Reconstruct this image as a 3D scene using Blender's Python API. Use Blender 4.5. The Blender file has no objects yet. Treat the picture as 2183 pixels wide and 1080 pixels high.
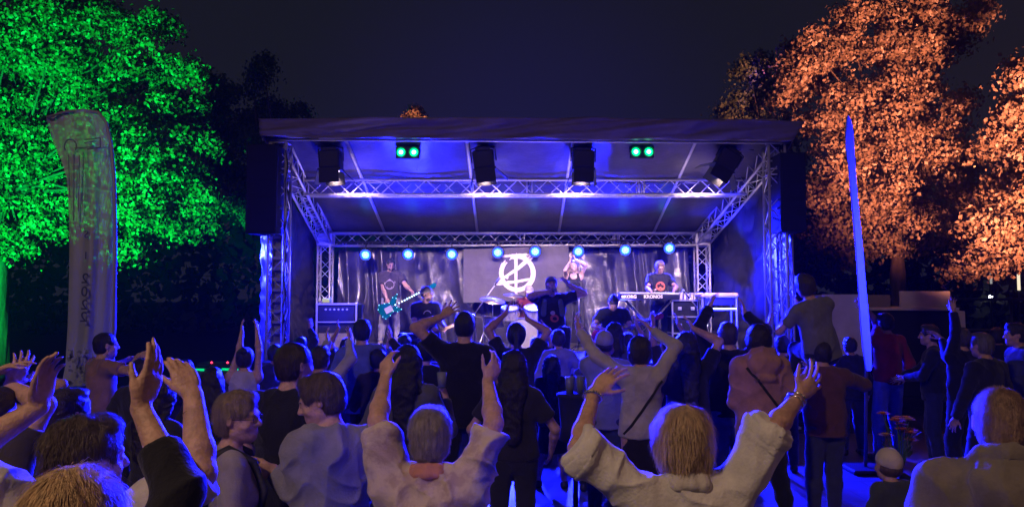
import bpy, bmesh, math, random, time
import numpy as np
from math import radians, sin, cos, pi
from mathutils import Vector, Matrix, Euler
from mathutils.bvhtree import BVHTree
T0 = time.time()
SC = bpy.context.scene
COL = SC.collection

# ---------------------------------------------------------------- camera
PW, PH, FPX = 2183.0, 1080.0, 1576.0
CAMH, PITCH = 2.07, radians(3.3)
cd = bpy.data.cameras.new('camera'); cam = bpy.data.objects.new('camera', cd); COL.objects.link(cam)
cam.location = (0, 0, CAMH); cam.rotation_euler = (radians(90) + PITCH, 0, 0)
cd.sensor_width = 36; cd.lens = 36 * FPX / PW; cd.clip_start = .05; cd.clip_end = 600
SC.camera = cam

def P(px, py, Y):
    dx = (px - PW / 2) / FPX; dz = (PH / 2 - py) / FPX
    x, y, z = dx, cos(PITCH) - sin(PITCH) * dz, sin(PITCH) + cos(PITCH) * dz
    t = Y / y
    return Vector((x * t, Y, CAMH + z * t))

# ---------------------------------------------------------------- world: night sky
w = bpy.data.worlds.new('World'); SC.world = w; w.use_nodes = True
nt = w.node_tree; nt.nodes.clear()
out = nt.nodes.new('ShaderNodeOutputWorld'); bg = nt.nodes.new('ShaderNodeBackground')
geo = nt.nodes.new('ShaderNodeTexCoord'); sep = nt.nodes.new('ShaderNodeSeparateXYZ')
ramp = nt.nodes.new('ShaderNodeValToRGB')
nt.links.new(geo.outputs['Generated'], sep.inputs[0]); nt.links.new(sep.outputs['Z'], ramp.inputs[0])
ramp.color_ramp.elements[0].position = 0.0; ramp.color_ramp.elements[0].color = (.009, .0085, .013, 1)
ramp.color_ramp.elements[1].position = .45; ramp.color_ramp.elements[1].color = (.0078, .0078, .0105, 1)
vm = nt.nodes.new('ShaderNodeVectorMath'); vm.operation = 'DISTANCE'; gd = Vector((0.01, .975, .20)).normalized(); vm.inputs[1].default_value = gd
nt.links.new(geo.outputs['Generated'], vm.inputs[0])
r2 = nt.nodes.new('ShaderNodeValToRGB'); nt.links.new(vm.outputs['Value'], r2.inputs[0]); r2.color_ramp.interpolation = 'EASE'
r2.color_ramp.elements[0].position = .0; r2.color_ramp.elements[0].color = (.002, .001, .026, 1); r2.color_ramp.elements[1].position = .34; r2.color_ramp.elements[1].color = (0, 0, 0, 1)
ad = nt.nodes.new('ShaderNodeMixRGB'); ad.blend_type = 'ADD'; ad.inputs[0].default_value = 1
nt.links.new(ramp.outputs[0], ad.inputs[1]); nt.links.new(r2.outputs[0], ad.inputs[2])
nt.links.new(ad.outputs[0], bg.inputs[0]); bg.inputs[1].default_value = 1.0
nt.links.new(bg.outputs[0], out.inputs[0])

SC.view_settings.view_transform = 'Standard'; SC.view_settings.look = 'None'
SC.view_settings.exposure = 0.0; SC.view_settings.gamma = 1.0
cy = SC.cycles
try:
    cy.use_denoising = True; cy.max_bounces = 5; cy.diffuse_bounces = 3; cy.glossy_bounces = 3
    cy.transmission_bounces = 3; cy.transparent_max_bounces = 6; cy.caustics_reflective = False; cy.caustics_refractive = False
    cy.sample_clamp_indirect = 4.0
except Exception as e: print(e)

# ---------------------------------------------------------------- lights
def aim(o, target):
    d = Vector(target) - o.location
    o.rotation_euler = d.to_track_quat('-Z', 'Y').to_euler()
def spot(name, loc, target, energy, color, angle=50, blend=.6, radius=.06):
    l = bpy.data.lights.new(name, 'SPOT'); l.energy = energy; l.color = color
    l.spot_size = radians(angle); l.spot_blend = blend; l.shadow_soft_size = radius
    o = bpy.data.objects.new(name, l); COL.objects.link(o); o.location = loc; aim(o, target); return o
def area(name, loc, target, energy, color, size):
    l = bpy.data.lights.new(name, 'AREA'); l.energy = energy; l.color = color; l.size = size; l.shape = 'DISK'
    o = bpy.data.objects.new(name, l); COL.objects.link(o); o.location = loc; aim(o, target); return o

BLUE = (.005, .007, 1.0)
WARM = (1.0, .67, .45)
PAR_PX = [(779, 543), (870, 542), (963, 542), (1061, 538), (1141, 536), (1233, 536), (1333, 533), (1427, 529)]
PAR_Y = 15.3
BARN = [(706, 345), (1032, 345), (1243, 345), (1548, 345)]
for i, (px, py) in enumerate(PAR_PX):
    p = P(px, py, PAR_Y)
    tx = p.x * 1.25 + (-.5, .7, -.2, .5, -.6, .4, -.3, .6)[i]
    spot('blue_par_light', p + Vector((0, -.14, -.02)), (tx, 7.2, .2), 17000, BLUE, 66, .9, .07)
for i, (px, py) in enumerate(BARN):
    p = P(px, py, 12.0)
    spot('warm_front_light', p + Vector((0, .22, -.2)), (p.x * .8, 15.3, 1.35), 1050, (1, .68, .64), 79, .8, .08)
    spot('blue_stage_wash', p + Vector((.3, .25, -.1)), (p.x * .9, 15.6, 2.0), 240, (.02, .02, 1), 75, .8, .08)
# foot washes on the deck, throwing blue on the roof and the side curtains
spot('blue_wash_left', (-2.7, 12.9, 1.3), (-4.3, 14.9, 3.0), 1300, BLUE, 62, 1, .08)
spot('blue_wash_right', (3.5, 12.9, 1.3), (4.6, 14.6, 2.9), 5000, BLUE, 64, 1, .08)
for x in (-2.2, 2.2): spot('blue_wash_roof', (x, 14.6, 1.3), (x * .7, 12.2, 4.5), 4300, BLUE, 95, 1, .08)
for x in (-2.9, -.9, 1.1, 3.1): spot('warm_foot_light', (x, 11.8, 1.35), (x, 13.4, 4.2), 150, (1, .72, .62), 95, 1, .08)
# street lamps behind the camera, floodlights under the trees
area('street_light', (-3.6, -1.6, 6.2), (0, 4.2, 1.2), 170, WARM, .5)
area('street_light', (5.2, -1.0, 5.6), (1.5, 4.5, 1.2), 34, (1, .50, .34), .5)
spot('green_flood', (-9.0, 8.6, .5), (-9.6, 15.5, 6.0), 19000, (.0, 1.0, .13), 84, .8, .15)
spot('orange_flood', (7.4, 7.2, 1.0), (9.5, 16.2, 8.3), 30000, (1.0, .32, .155), 60, .8, .15)

# ---------------------------------------------------------------- materials
MATS = {}
def mat(name, color=(.5, .5, .5), rough=.6, metal=0, var=.0, vscale=8, bump=0, bscale=60, emit=None, estr=1, spec=.5,
        color2=None, thr=None, alpha=1, sheen=0, trans=0, aniso=None, coord='Object', sss=0):
    if name in MATS: return MATS[name]
    m = bpy.data.materials.new(name); m.use_nodes = True; n = m.node_tree.nodes; L = m.node_tree.links
    b = n['Principled BSDF']
    b.inputs['Base Color'].default_value = (*color, 1); b.inputs['Roughness'].default_value = rough
    b.inputs['Metallic'].default_value = metal; b.inputs['Specular IOR Level'].default_value = spec
    b.inputs['Alpha'].default_value = alpha
    if sheen: b.inputs['Sheen Weight'].default_value = sheen; b.inputs['Sheen Roughness'].default_value = .5
    if trans: b.inputs['Transmission Weight'].default_value = trans
    if sss:
        b.inputs['Subsurface Weight'].default_value = sss; b.inputs['Subsurface Radius'].default_value = (.02, .008, .004)
    if emit: b.inputs['Emission Color'].default_value = (*emit, 1); b.inputs['Emission Strength'].default_value = estr
    if var or bump or color2:
        tc = n.new('ShaderNodeTexCoord'); mp = n.new('ShaderNodeMapping'); L.new(tc.outputs[coord], mp.inputs[0])
        if aniso: mp.inputs['Scale'].default_value = aniso
    if var or color2:
        t = n.new('ShaderNodeTexNoise'); t.inputs['Scale'].default_value = vscale; t.inputs['Detail'].default_value = 4
        t.inputs['Roughness'].default_value = .62
        L.new(mp.outputs[0], t.inputs['Vector'])
        r = n.new('ShaderNodeValToRGB'); L.new(t.outputs['Fac'], r.inputs[0])
        c2 = color2 or color
        lo, hi = (.35, .65) if not thr else thr
        r.color_ramp.elements[0].position = lo; r.color_ramp.elements[1].position = hi
        r.color_ramp.elements[0].color = (*[c * (1 - var) for c in color], 1)
        r.color_ramp.elements[1].color = (*[min(1, c * (1 + var)) for c in c2], 1)
        L.new(r.outputs[0], b.inputs['Base Color'])
    if bump:
        t2 = n.new('ShaderNodeTexNoise'); t2.inputs['Scale'].default_value = bscale; t2.inputs['Detail'].default_value = 5
        L.new(mp.outputs[0], t2.inputs['Vector'])
        bu = n.new('ShaderNodeBump'); bu.inputs['Strength'].default_value = bump; bu.inputs['Distance'].default_value = .02
        L.new(t2.outputs['Fac'], bu.inputs['Height']); L.new(bu.outputs[0], b.inputs['Normal'])
    MATS[name] = m
    return m
def emis(name, color, s):
    return mat(name, (0.02, .02, .02), .5, emit=color, estr=s)

# ---------------------------------------------------------------- object helpers
def link_mesh(name, verts, faces, m, parent=None, smooth=False, loc=None, rot=None, mats=None, midx=None):
    me = bpy.data.meshes.new(name)
    if isinstance(verts, np.ndarray) and isinstance(faces, np.ndarray):
        nv, nf, k = len(verts), len(faces), faces.shape[1]
        me.vertices.add(nv); me.vertices.foreach_set('co', verts.astype(np.float32).ravel())
        me.loops.add(nf * k); me.loops.foreach_set('vertex_index', faces.astype(np.int32).ravel())
        me.polygons.add(nf); me.polygons.foreach_set('loop_start', np.arange(nf, dtype=np.int32) * k)
        me.polygons.foreach_set('loop_total', np.full(nf, k, dtype=np.int32))
        me.update(calc_edges=True)
    else:
        me.from_pydata([tuple(v) for v in verts], [], faces); me.update()
    if smooth: me.polygons.foreach_set('use_smooth', [True] * len(me.polygons))
    for mm in (mats or [m]): me.materials.append(mm)
    if midx is not None: me.polygons.foreach_set('material_index', midx)
    o = bpy.data.objects.new(name, me); COL.objects.link(o)
    if parent: o.parent = parent
    if loc is not None: o.location = loc
    if rot is not None: o.rotation_euler = rot
    return o
def tag(o, label=None, cat=None, group=None, kind=None):
    if label: o['label'] = label
    if cat: o['category'] = cat
    if group: o['group'] = group
    if kind: o['kind'] = kind
    return o
def empty(name, loc=(0, 0, 0), rz=0, label=None, cat=None, group=None, rot=None):
    o = bpy.data.objects.new(name, None); COL.objects.link(o); o.location = loc
    o.rotation_euler = rot if rot else (0, 0, rz); o.empty_display_size = .1
    tag(o, label, cat, group); return o
def kids(o): return [c for c in bpy.data.objects if c.parent == o]
def copy_tree(o, parent=None):
    c = o.copy(); COL.objects.link(c)
    if parent: c.parent = parent; c.matrix_parent_inverse = o.matrix_parent_inverse
    for ch in kids(o): copy_tree(ch, c)
    return c

class MB:
    def __init__(s): s.v = []; s.f = []
    def add(s, vs, fs):
        b = len(s.v); s.v += [tuple(v) for v in vs]; s.f += [tuple(b + i for i in f) for f in fs]; return s
    def box(s, c, size, R=None, bev=0):
        hx, hy, hz = size[0] / 2, size[1] / 2, size[2] / 2
        if bev:
            bm = bmesh.new(); bmesh.ops.create_cube(bm, size=1)
            for v in bm.verts: v.co = Vector((v.co.x * 2 * hx, v.co.y * 2 * hy, v.co.z * 2 * hz))
            bmesh.ops.bevel(bm, geom=bm.edges[:], offset=bev, segments=2, affect='EDGES', profile=.5)
            vs = [v.co.copy() for v in bm.verts]; bm.verts.index_update(); fs = [[v.index for v in f.verts] for f in bm.faces]; bm.free()
        else:
            vs = [Vector((x * hx, y * hy, z * hz)) for x in (-1, 1) for y in (-1, 1) for z in (-1, 1)]
            fs = [(0, 1, 3, 2), (4, 6, 7, 5), (0, 4, 5, 1), (2, 3, 7, 6), (0, 2, 6, 4), (1, 5, 7, 3)]
        if R is not None: vs = [R @ v for v in vs]
        c = Vector(c)
        return s.add([v + c for v in vs], fs)
    def tube(s, a, b, r, r2=None, n=8, cap=True):
        a, b = Vector(a), Vector(b); r2 = r if r2 is None else r2
        d = (b - a).normalized(); q = d.to_track_quat('Z', 'Y').to_matrix()
        vs = []
        for (c, rr) in ((a, r), (b, r2)):
            for i in range(n):
                t = 2 * pi * i / n; vs.append(c + q @ Vector((cos(t) * rr, sin(t) * rr, 0)))
        fs = [(i, (i + 1) % n, n + (i + 1) % n, n + i) for i in range(n)]
        if cap: fs += [tuple(range(n - 1, -1, -1)), tuple(range(n, 2 * n))]
        return s.add(vs, fs)
    def path(s, pts, r, n=6, r2=None):
        pts = [Vector(p) for p in pts]; vs = []; m = len(pts)
        for j, p in enumerate(pts):
            d = (pts[min(j + 1, m - 1)] - pts[max(j - 1, 0)]).normalized(); q = d.to_track_quat('Z', 'Y').to_matrix()
            rr = r + ((r2 if r2 is not None else r) - r) * j / max(1, m - 1)
            for i in range(n):
                t = 2 * pi * i / n; vs.append(p + q @ Vector((cos(t) * rr, sin(t) * rr, 0)))
        fs = [(j * n + i, j * n + (i + 1) % n, (j + 1) * n + (i + 1) % n, (j + 1) * n + i) for j in range(m - 1) for i in range(n)]
        fs += [tuple(range(n - 1, -1, -1)), tuple(range((m - 1) * n, m * n))]
        return s.add(vs, fs)
    def lathe(s, prof, n=20, M=None):
        vs = [Vector((r * cos(2 * pi * i / n), r * sin(2 * pi * i / n), z)) for (r, z) in prof for i in range(n)]
        if M is not None: vs = [M @ v for v in vs]
        fs = [(j * n + i, j * n + (i + 1) % n, (j + 1) * n + (i + 1) % n, (j + 1) * n + i) for j in range(len(prof) - 1) for i in range(n)]
        return s.add(vs, fs)
    def prism(s, poly, y0, y1, M=None):
        n = len(poly); vs = [Vector((x, y0, z)) for x, z in poly] + [Vector((x, y1, z)) for x, z in poly]
        if M is not None: vs = [M @ v for v in vs]
        return s.add(vs, [tuple(range(n)), tuple(range(2 * n - 1, n - 1, -1))] + [(i, n + i, n + (i + 1) % n, (i + 1) % n) for i in range(n)])
    def build(s, name, m, parent=None, smooth=False, loc=None, rot=None):
        return link_mesh(name, s.v, s.f, m, parent, smooth, loc, rot)

def vn(p, seed=0):
    """vectorised value noise, p (N,3) -> (N,) in 0..1"""
    i = np.floor(p).astype(np.int64); f = p - i; u = f * f * (3 - 2 * f); r = 0
    def h(a, b, c):
        x = (a * 73856093) ^ (b * 19349663) ^ (c * 83492791) ^ (seed * 2654435761)
        x = (x ^ (x >> 13)) * 1274126177 & 0x7fffffff
        x = (x ^ (x >> 16)) & 0xffff
        return x / 65535.0
    for dx in (0, 1):
        for dy in (0, 1):
            for dz in (0, 1):
                wgt = (u[:, 0] if dx else 1 - u[:, 0]) * (u[:, 1] if dy else 1 - u[:, 1]) * (u[:, 2] if dz else 1 - u[:, 2])
                r = r + wgt * h(i[:, 0] + dx, i[:, 1] + dy, i[:, 2] + dz)
    return r

def cloth(name, A, B, C, D, nu, nv, disp, m, parent=None, thick=0):
    """sheet spanned by corners A(u0v0) B(u1v0) C(u1v1) D(u0v1); disp(u,v)->offset vector array"""
    A, B, C, D = [np.array(x) for x in (A, B, C, D)]
    u, v = np.meshgrid(np.linspace(0, 1, nu + 1), np.linspace(0, 1, nv + 1)); u = u.ravel()[:, None]; v = v.ravel()[:, None]
    p = A * (1 - u) * (1 - v) + B * u * (1 - v) + C * u * v + D * (1 - u) * v
    p = p + disp(u, v, p)
    idx = np.arange((nu + 1) * (nv + 1)).reshape(nv + 1, nu + 1)
    f = np.stack([idx[:-1, :-1], idx[:-1, 1:], idx[1:, 1:], idx[1:, :-1]], -1).reshape(-1, 4)
    o = link_mesh(name, p, f, m, parent, smooth=True)
    if thick:
        md = o.modifiers.new('s', 'SOLIDIFY'); md.thickness = thick
    return o
# ================================================================ SETTING
def ground_mat():
    m = bpy.data.materials.new('paving'); m.use_nodes = True; n = m.node_tree.nodes; L = m.node_tree.links
    b = n['Principled BSDF']; tc = n.new('ShaderNodeTexCoord')
    br = n.new('ShaderNodeTexBrick'); br.inputs['Scale'].default_value = 1.0
    br.inputs['Brick Width'].default_value = .6; br.inputs['Row Height'].default_value = .4; br.inputs['Mortar Size'].default_value = .006
    br.inputs['Color1'].default_value = (.15, .145, .15, 1); br.inputs['Color2'].default_value = (.12, .12, .125, 1); br.inputs['Mortar'].default_value = (.04, .04, .04, 1)
    L.new(tc.outputs['Object'], br.inputs['Vector'])
    no = n.new('ShaderNodeTexNoise'); no.inputs['Scale'].default_value = 2.3; no.inputs['Detail'].default_value = 6; L.new(tc.outputs['Object'], no.inputs['Vector'])
    mx = n.new('ShaderNodeMixRGB'); mx.blend_type = 'MULTIPLY'; mx.inputs[0].default_value = .6
    L.new(br.outputs['Color'], mx.inputs[1]); L.new(no.outputs['Fac'], mx.inputs[2]); L.new(mx.outputs[0], b.inputs['Base Color'])
    b.inputs['Roughness'].default_value = .42
    bu = n.new('ShaderNodeBump'); bu.inputs['Strength'].default_value = .25; bu.inputs['Distance'].default_value = .01
    L.new(br.outputs['Fac'], bu.inputs['Height']); bu.invert = True; L.new(bu.outputs[0], b.inputs['Normal'])
    return m
GM = ground_mat()
g = link_mesh('ground', [(-150, -60, 0), (150, -60, 0), (150, 260, 0), (-150, 260, 0)], [(0, 1, 2, 3)], mat('grass_dark', (.03, .035, .02), .9, var=.4, vscale=3)); tag(g, kind='structure')
g = MB().box((0.3, 3.3, .002), (18, 16, .004)).build('pavement', GM); tag(g, kind='structure')

ALU = mat('aluminium', (.66, .65, .66), .42, metal=.35, var=.08, vscale=20)
BLK = mat('black_metal', (.012, .012, .014), .45)
BLKP = mat('black_paint', (.008, .008, .009), .6)
PVC = mat('black_pvc', (.048, .043, .050), .34, var=.25, vscale=4, bump=.25, bscale=14, spec=.6)
PVCW = mat('curtain_pvc', (.042, .038, .045), .27, var=.3, vscale=3, bump=.3, bscale=16, spec=.6)
GREY = mat('canopy_cloth', (.17, .14, .15), .6, var=.12, vscale=2, bump=.25, bscale=9)

# stage deck -----------------------------------------------------
DZ = 1.07
def box_obj(name, c, size, m, parent=None, bev=0): return MB().box(c, size, bev=bev).build(name, m, parent)
t = empty('stage_deck', (0.15, 13.6, 0), label='raised black stage platform carrying the whole band', cat='stage')
MB().box((0, 0, DZ - .03), (8.0, 4.7, .06)).build('deck_top', mat('deck_ply', (.06, .055, .055), .38, var=.3, vscale=2.5), t)
MB().box((0, -2.335, DZ - .12), (8.0, .03, .1)).build('edge_rail', ALU, t)
skm = MB(); n = 160
vs = []; fs = []
for i in range(n + 1):
    x = -4 + 8 * i / n; y = -2.36 + .03 * sin(i * .9) + .012 * sin(i * 2.3)
    vs += [(x, y, .02), (x, y * .999 + .01, DZ - .175)]
for i in range(n): fs.append((2 * i, 2 * i + 2, 2 * i + 3, 2 * i + 1))
link_mesh('skirt', vs, fs, mat('skirt_cloth', (.02, .02, .022), .85), t, smooth=True)

# roof frame ------------------------------------------------------
FL, FR, RL, RR = -3.76, 4.255, -3.97, 4.04          # post centres
YF, YR = 11.9, 15.7
ZTF, ZTR = 4.58, 3.40
roof = empty('stage_roof', (0.15, 13.8, 0), label='aluminium truss roof frame with sloping dark tarp canopy over the stage', cat='stage roof')
ro = Vector(roof.location)
def truss(a, b, name, up=(0, 0, 1), w=.26, pitch=.27, r=.0235, rb=.0095):
    a, b = Vector(a) - ro, Vector(b) - ro; d = (b - a).normalized(); L = (b - a).length
    up = Vector(up); s = d.cross(up).normalized(); u = s.cross(d).normalized()
    off = [(s * i + u * j) * (w / 2) for i, j in ((-1, -1), (1, -1), (1, 1), (-1, 1))]
    lac = MB(); nseg = max(2, int(round(L / pitch)))
    for q in range(4):
        o1, o2 = off[q], off[(q + 1) % 4]
        for i in range(nseg):
            p = a + d * (L * i / nseg); p2 = a + d * (L * (i + 1) / nseg)
            if (i + q) % 2 == 0: lac.tube(p + o1, p2 + o2, rb, n=5, cap=False)
            else: lac.tube(p + o2, p2 + o1, rb, n=5, cap=False)
        for e in (0, L): lac.tube(a + d * e + o1, a + d * e + o2, rb * 1.5, n=6)
        for e in range(2, int(L / 2) + 1, 1):
            if e * 2 < L: lac.tube(a + d * (e * 2 - .02) + o1, a + d * (e * 2 - .02) + o2, rb * 1.3, n=6); lac.tube(a + d * (e * 2 + .07) + o1, a + d * (e * 2 + .07) + o2, rb * 1.3, n=6)
    o = lac.build(name, ALU, roof, smooth=True)
    for q in range(4):
        MB().tube(a + off[q], b + off[q], r, n=10).build('chord', ALU, o, smooth=True)
    return o
hw = .13
for x, y, zt in ((FL, YF, ZTF - .04), (FR, YF, ZTF - .04), (RL, YR, 3.16), (RR, YR, 3.16)):
    truss((x, y, .04), (x, y, zt), 'truss_post', up=(0, 1, 0))
    MB().box(Vector((x, y, .02)) - ro, (.5, .5, .03)).build('base_plate', ALU, roof)
truss((FL, YF, 4.76), (FR, YF, 4.76), 'front_truss')
YM = 13.25; ZM = ZTF + (ZTR - ZTF) * (YM - YF) / (YR - YF)
truss((FL + .05, YM, ZM - .15), (FR - .07, YM, ZM - .15), 'middle_truss')
truss((RL + .16, YR, ZTR - .13), (RR - .16, YR, ZTR - .13), 'rear_truss')
for xf, xr in ((FL, RL), (FR, RR)):
    truss((xf, YF + .12, ZTF - .18), (xr, YR + .1, ZTR - .15), 'side_truss', pitch=.22)
    MB().box(Vector((xr, YR, ZTR - .13)) - ro, (.32, .32, .26), bev=.02).build('corner_block', ALU, roof)
for x in (-2.72, -.74, 1.0, 3.02):
    MB().tube(Vector((x * .985, YF - .1, ZTF + .0)) - ro, Vector((x, YR + .1, ZTR - .0)) - ro, .028, n=10).build('rafter', ALU, roof, smooth=True)
MB().tube(Vector((-4.0, 11.72, 4.575)) - ro, Vector((4.45, 11.72, 4.52)) - ro, .022, n=8).build('front_pipe', ALU, roof, smooth=True)
def rdisp(u, v, p):
    q = np.concatenate([p[:, 0:1] * 1.2, p[:, 1:2] * .5, p[:, 2:3] * .2], 1)
    d = np.zeros_like(p); xr = (u * 8.3 - 1.5) % 1.9 / 1.9
    d[:, 2:3] = -.05 * np.sin(pi * xr) * np.sin(pi * v) + .03 * (vn(q * 2.2, 3)[:, None] - .5) + .012 * (vn(q * 7, 5)[:, None] - .5)
    return d
r_ = np.array(ro)
cloth('roof_tarp', np.array((-3.95, 11.62, 4.66)) - r_, np.array((4.45, 11.62, 4.62)) - r_, np.array((4.25, 16.0, 3.38)) - r_, np.array((-4.15, 16.0, 3.38)) - r_, 130, 60, rdisp, PVC, roof, thick=-.004)
# valance flap and its top
VA, VB = P(552, 252, 11.45), P(1716, 257, 11.45); VC, VD = P(1690, 300, 11.5), P(556, 291, 11.5)
def vdisp(u, v, p):
    d = np.zeros_like(p); q = np.concatenate([p[:, 0:1] * 1.1 + v * .6, v * 1.0, v * 0], 1)
    d[:, 1:2] = -.10 * (vn(q * 1.8, 11)[:, None] - .5) - .05 * (1 - np.abs(2 * vn(np.concatenate([p[:, 0:1] * .8 + v * 2.5, v * .5, v * 0], 1) * 2.2, 13)[:, None] - 1)) ** 3 - .03 * np.sin(9 * u + 3 * v) * v - .02 * np.abs(np.sin(31 * u + 5 * v)) * v
    d[:, 2:3] = -.02 * np.sin(pi * u * 4) ** 2 * v + (.035 * (1 - v)) * (np.sin(pi * u) - .3) + .03*np.sin(37*u)*v*.3
    return d
cloth('valance', np.array(VA) - r_, np.array(VB) - r_, np.array(VC) - r_, np.array(VD) - r_, 150, 14, vdisp, GREY, roof, thick=.004)
def tdisp(u, v, p):
    d = np.zeros_like(p); d[:, 2:3] = .035 * (1 - v) * (np.sin(pi * u) - .3) - .06 * np.sin(pi * v); return d
cloth('canopy_top', np.array(VA) - r_, np.array(VB) - r_, np.array((4.5, 13.4, 4.25)) - r_, np.array((-4.2, 13.4, 4.25)) - r_, 60, 12, tdisp, GREY, roof, thick=.004)
for (c0, c1, sx) in ((VA, VD, -1), (VB, VC, 1)):
    def ed(u, v, p):
        d = np.zeros_like(p); d[:, 0:1] = .03 * np.sin(7 * u) * v; return d
    cloth('side_flap', np.array(c0) - r_, np.array((c0.x - .1 * sx, 13.4, 4.25)) - r_, np.array((c1.x, 13.4, 3.9)) - r_, np.array(c1) - r_, 20, 8, ed, GREY, roof, thick=.004)

# curtains ----------------------------------------------------------
def fold(u, v, p, seed, amp, fr):
    q = np.concatenate([p[:, 0:1] * fr + .25 * p[:, 2:3], p[:, 1:2] * fr, p[:, 2:3] * .35], 1)
    a = vn(q, seed)[:, None]; b = vn(q * 2.3 + 7, seed + 1)[:, None]; c = vn(np.concatenate([p[:, 0:1] * 5, p[:, 1:2] * 5, p[:, 2:3] * 6], 1), seed + 2)[:, None]
    return amp * ((1 - np.abs(2 * a - 1)) ** 2 + .45 * (1 - np.abs(2 * b - 1)) ** 2 + .12 * c)
def bdisp(u, v, p):
    d = np.zeros_like(p); d[:, 1:2] = -fold(u, v, p, 21, .26, 2.6) * (.5 + .5 * v)
    d[:, 2:3] = -.05 * np.abs(np.sin(u * pi * 9)) * (1 - v) ** 6
    return d
bc = cloth('back_curtain', (-3.75, 16.05, 3.08), (3.8, 16.05, 3.10), (3.8, 16.05, DZ), (-3.75, 16.05, DZ), 260, 60, bdisp, PVCW, thick=0)
tag(bc, 'black glossy tarp curtain with vertical folds across the back of the stage', 'curtain')
def mk_side(x0, x1, s, seed, label):
    def sd(u, v, p):
        d = np.zeros_like(p); q = np.concatenate([p[:, 1:2] * .9 + p[:, 2:3] * .5, p[:, 2:3] * 1.1, p[:, 2:3] * 0], 1)
        a = vn(q * 1.3, seed)[:, None]; b = vn(q * 3.7, seed + 1)[:, None]; c = vn(q * 9, seed + 2)[:, None]
        bell = np.sin(pi * np.clip(u, 0, 1)) * np.sin(pi * np.clip(v * .9 + .05, 0, 1))
        d[:, 0:1] = s * (.22 * bell + .10 * (1 - np.abs(2 * a - 1)) + .05 * (1 - np.abs(2 * b - 1)) ** 2 + .015 * c)
        return d
    o = cloth('side_curtain', (x0, YF + .1, 4.45), (x1, YR + .3, 3.3), (x1, YR + .3, .05), (x0, YF + .1, .05), 80, 90, sd, PVC)
    tag(o, label, 'curtain')
mk_side(FL - .2, RL - .2, -1, 31, 'dark tarp closing the left side of the stage, bulging outwards')
mk_side(FR + .2, RR + .2, 1, 41, 'dark tarp closing the right side of the stage, lit bright blue')

# banner with emblem -------------------------------------------------
BY = 15.52
def bp(px, py, y=BY): return P(px, py, y)
bA, bB, bC, bD = bp(988, 531), bp(1212, 524), bp(1210, 638), bp(988, 645)
def bandisp(u, v, p):
    d = np.zeros_like(p); q = np.concatenate([p[:, 0:1], p[:, 2:3], p[:, 2:3] * 0], 1)
    d[:, 1:2] = -.05 * (vn(q * 2.2, 51)[:, None] - .5) - .022 * np.abs(((u * 5) % 1) - .5) - .016 * np.abs(((v * 3) % 1) - .5) - .012 * vn(q * 8, 52)[:, None]
    return d
ban = empty('banner', ((bA.x + bB.x) / 2, BY, bD.z), label='creased grey cloth banner with a pale round brushstroke emblem behind the drums', cat='banner')
bo = np.array(ban.location)
ba = cloth('cloth', np.array(bA) - bo, np.array(bB) - bo, np.array(bC) - bo, np.array(bD) - bo, 90, 60, bandisp, mat('banner_cloth', (.10, .088, .095), .7, var=.12, vscale=3, bump=.3, bscale=12), ban)
def emblem():
    """flat brush strokes, vertices laid on the banner's own surface"""
    bv = BVHTree.FromPolygons([v.co.copy() for v in ba.data.vertices], [tuple(p.vertices) for p in ba.data.polygons])
    M = MB(); rnd = random.Random(5)
    def stroke(pts, w0, w1, rag=.25, n=26, rows=5, passes=1):
        pts = [Vector(p) for p in pts]
        seg = [(pts[i + 1] - pts[i]).length for i in range(len(pts) - 1)]; T = sum(seg)
        def at(t):
            s = t * T
            for i, l in enumerate(seg):
                if s <= l or i == len(seg) - 1: return pts[i].lerp(pts[i + 1], s / l), (pts[i + 1] - pts[i]).normalized()
                s -= l
        lanes = rows
        for k in range(lanes):
            t0 = rnd.uniform(-.01, .04) * rag * 4; t1 = 1 - rnd.uniform(-.01, .05) * rag * 4
            vs = []; 
            for i in range(n + 1):
                t = max(0, min(1, t0 + (t1 - t0) * i / n)); p, d = at(t); nn = Vector((-d.y, d.x)); w_ = w0 + (w1 - w0) * t
                o0 = (k / lanes - .5) * w_; o1 = ((k + 1.08) / lanes - .5) * w_
                jit = rnd.uniform(-.6, .6) * rag
                for o_ in (o0 - (jit if k == 0 else 0), o1 + (jit if k == lanes - 1 else 0)):
                    q = p + nn * o_; vs.append((q.x, q.y))
            out = []
            for (x, y) in vs:
                w3 = bp(x, y) - Vector(bo); hit = bv.ray_cast(w3 + Vector((0, -1, 0)), Vector((0, 1, 0)), 3)
                out.append((w3.x, (hit[0].y if hit[0] else w3.y) - .004, w3.z))
            M.add(out, [(2 * i, 2 * i + 1, 2 * i + 3, 2 * i + 2) for i in range(n)])
    def zp(x, y): return (980 + x / 7.714, 515 + y / 7.714)
    ring = [zp(945 + 262 * cos(a), 515 + 275 * sin(a)) for a in np.linspace(-2.2, 4.05, 48)]
    stroke(ring, 9.5, 9.5, .35, n=60, rows=6)
    ring2 = [zp(950 + 296 * cos(a), 520 + 300 * sin(a)) for a in np.linspace(-.9, 2.2, 20)]
    stroke(ring2, 1.2, 1.5, .5, rows=1)
    stroke([zp(925, 190), zp(925, 560), zp(925, 820), zp(930, 880)], 7.5, 5, .4)
    stroke([zp(1190, 240), zp(960, 440), zp(740, 580), zp(580, 700)], 10, 3, .5)
    stroke([zp(690, 245), zp(900, 225), zp(1160, 225)], 4, 9, .8)
    stroke([zp(590, 690), zp(900, 660), zp(1240, 600)], 8, 4.5, .8)
    stroke([zp(1000, 400), zp(1120, 270)], 5, 5, .5)
    stroke([zp(800, 600), zp(720, 570)], 5, 5, .5)
    M.build('emblem', mat('banner_paint', (.85, .76, .74), .7), ban)
emblem()

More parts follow.
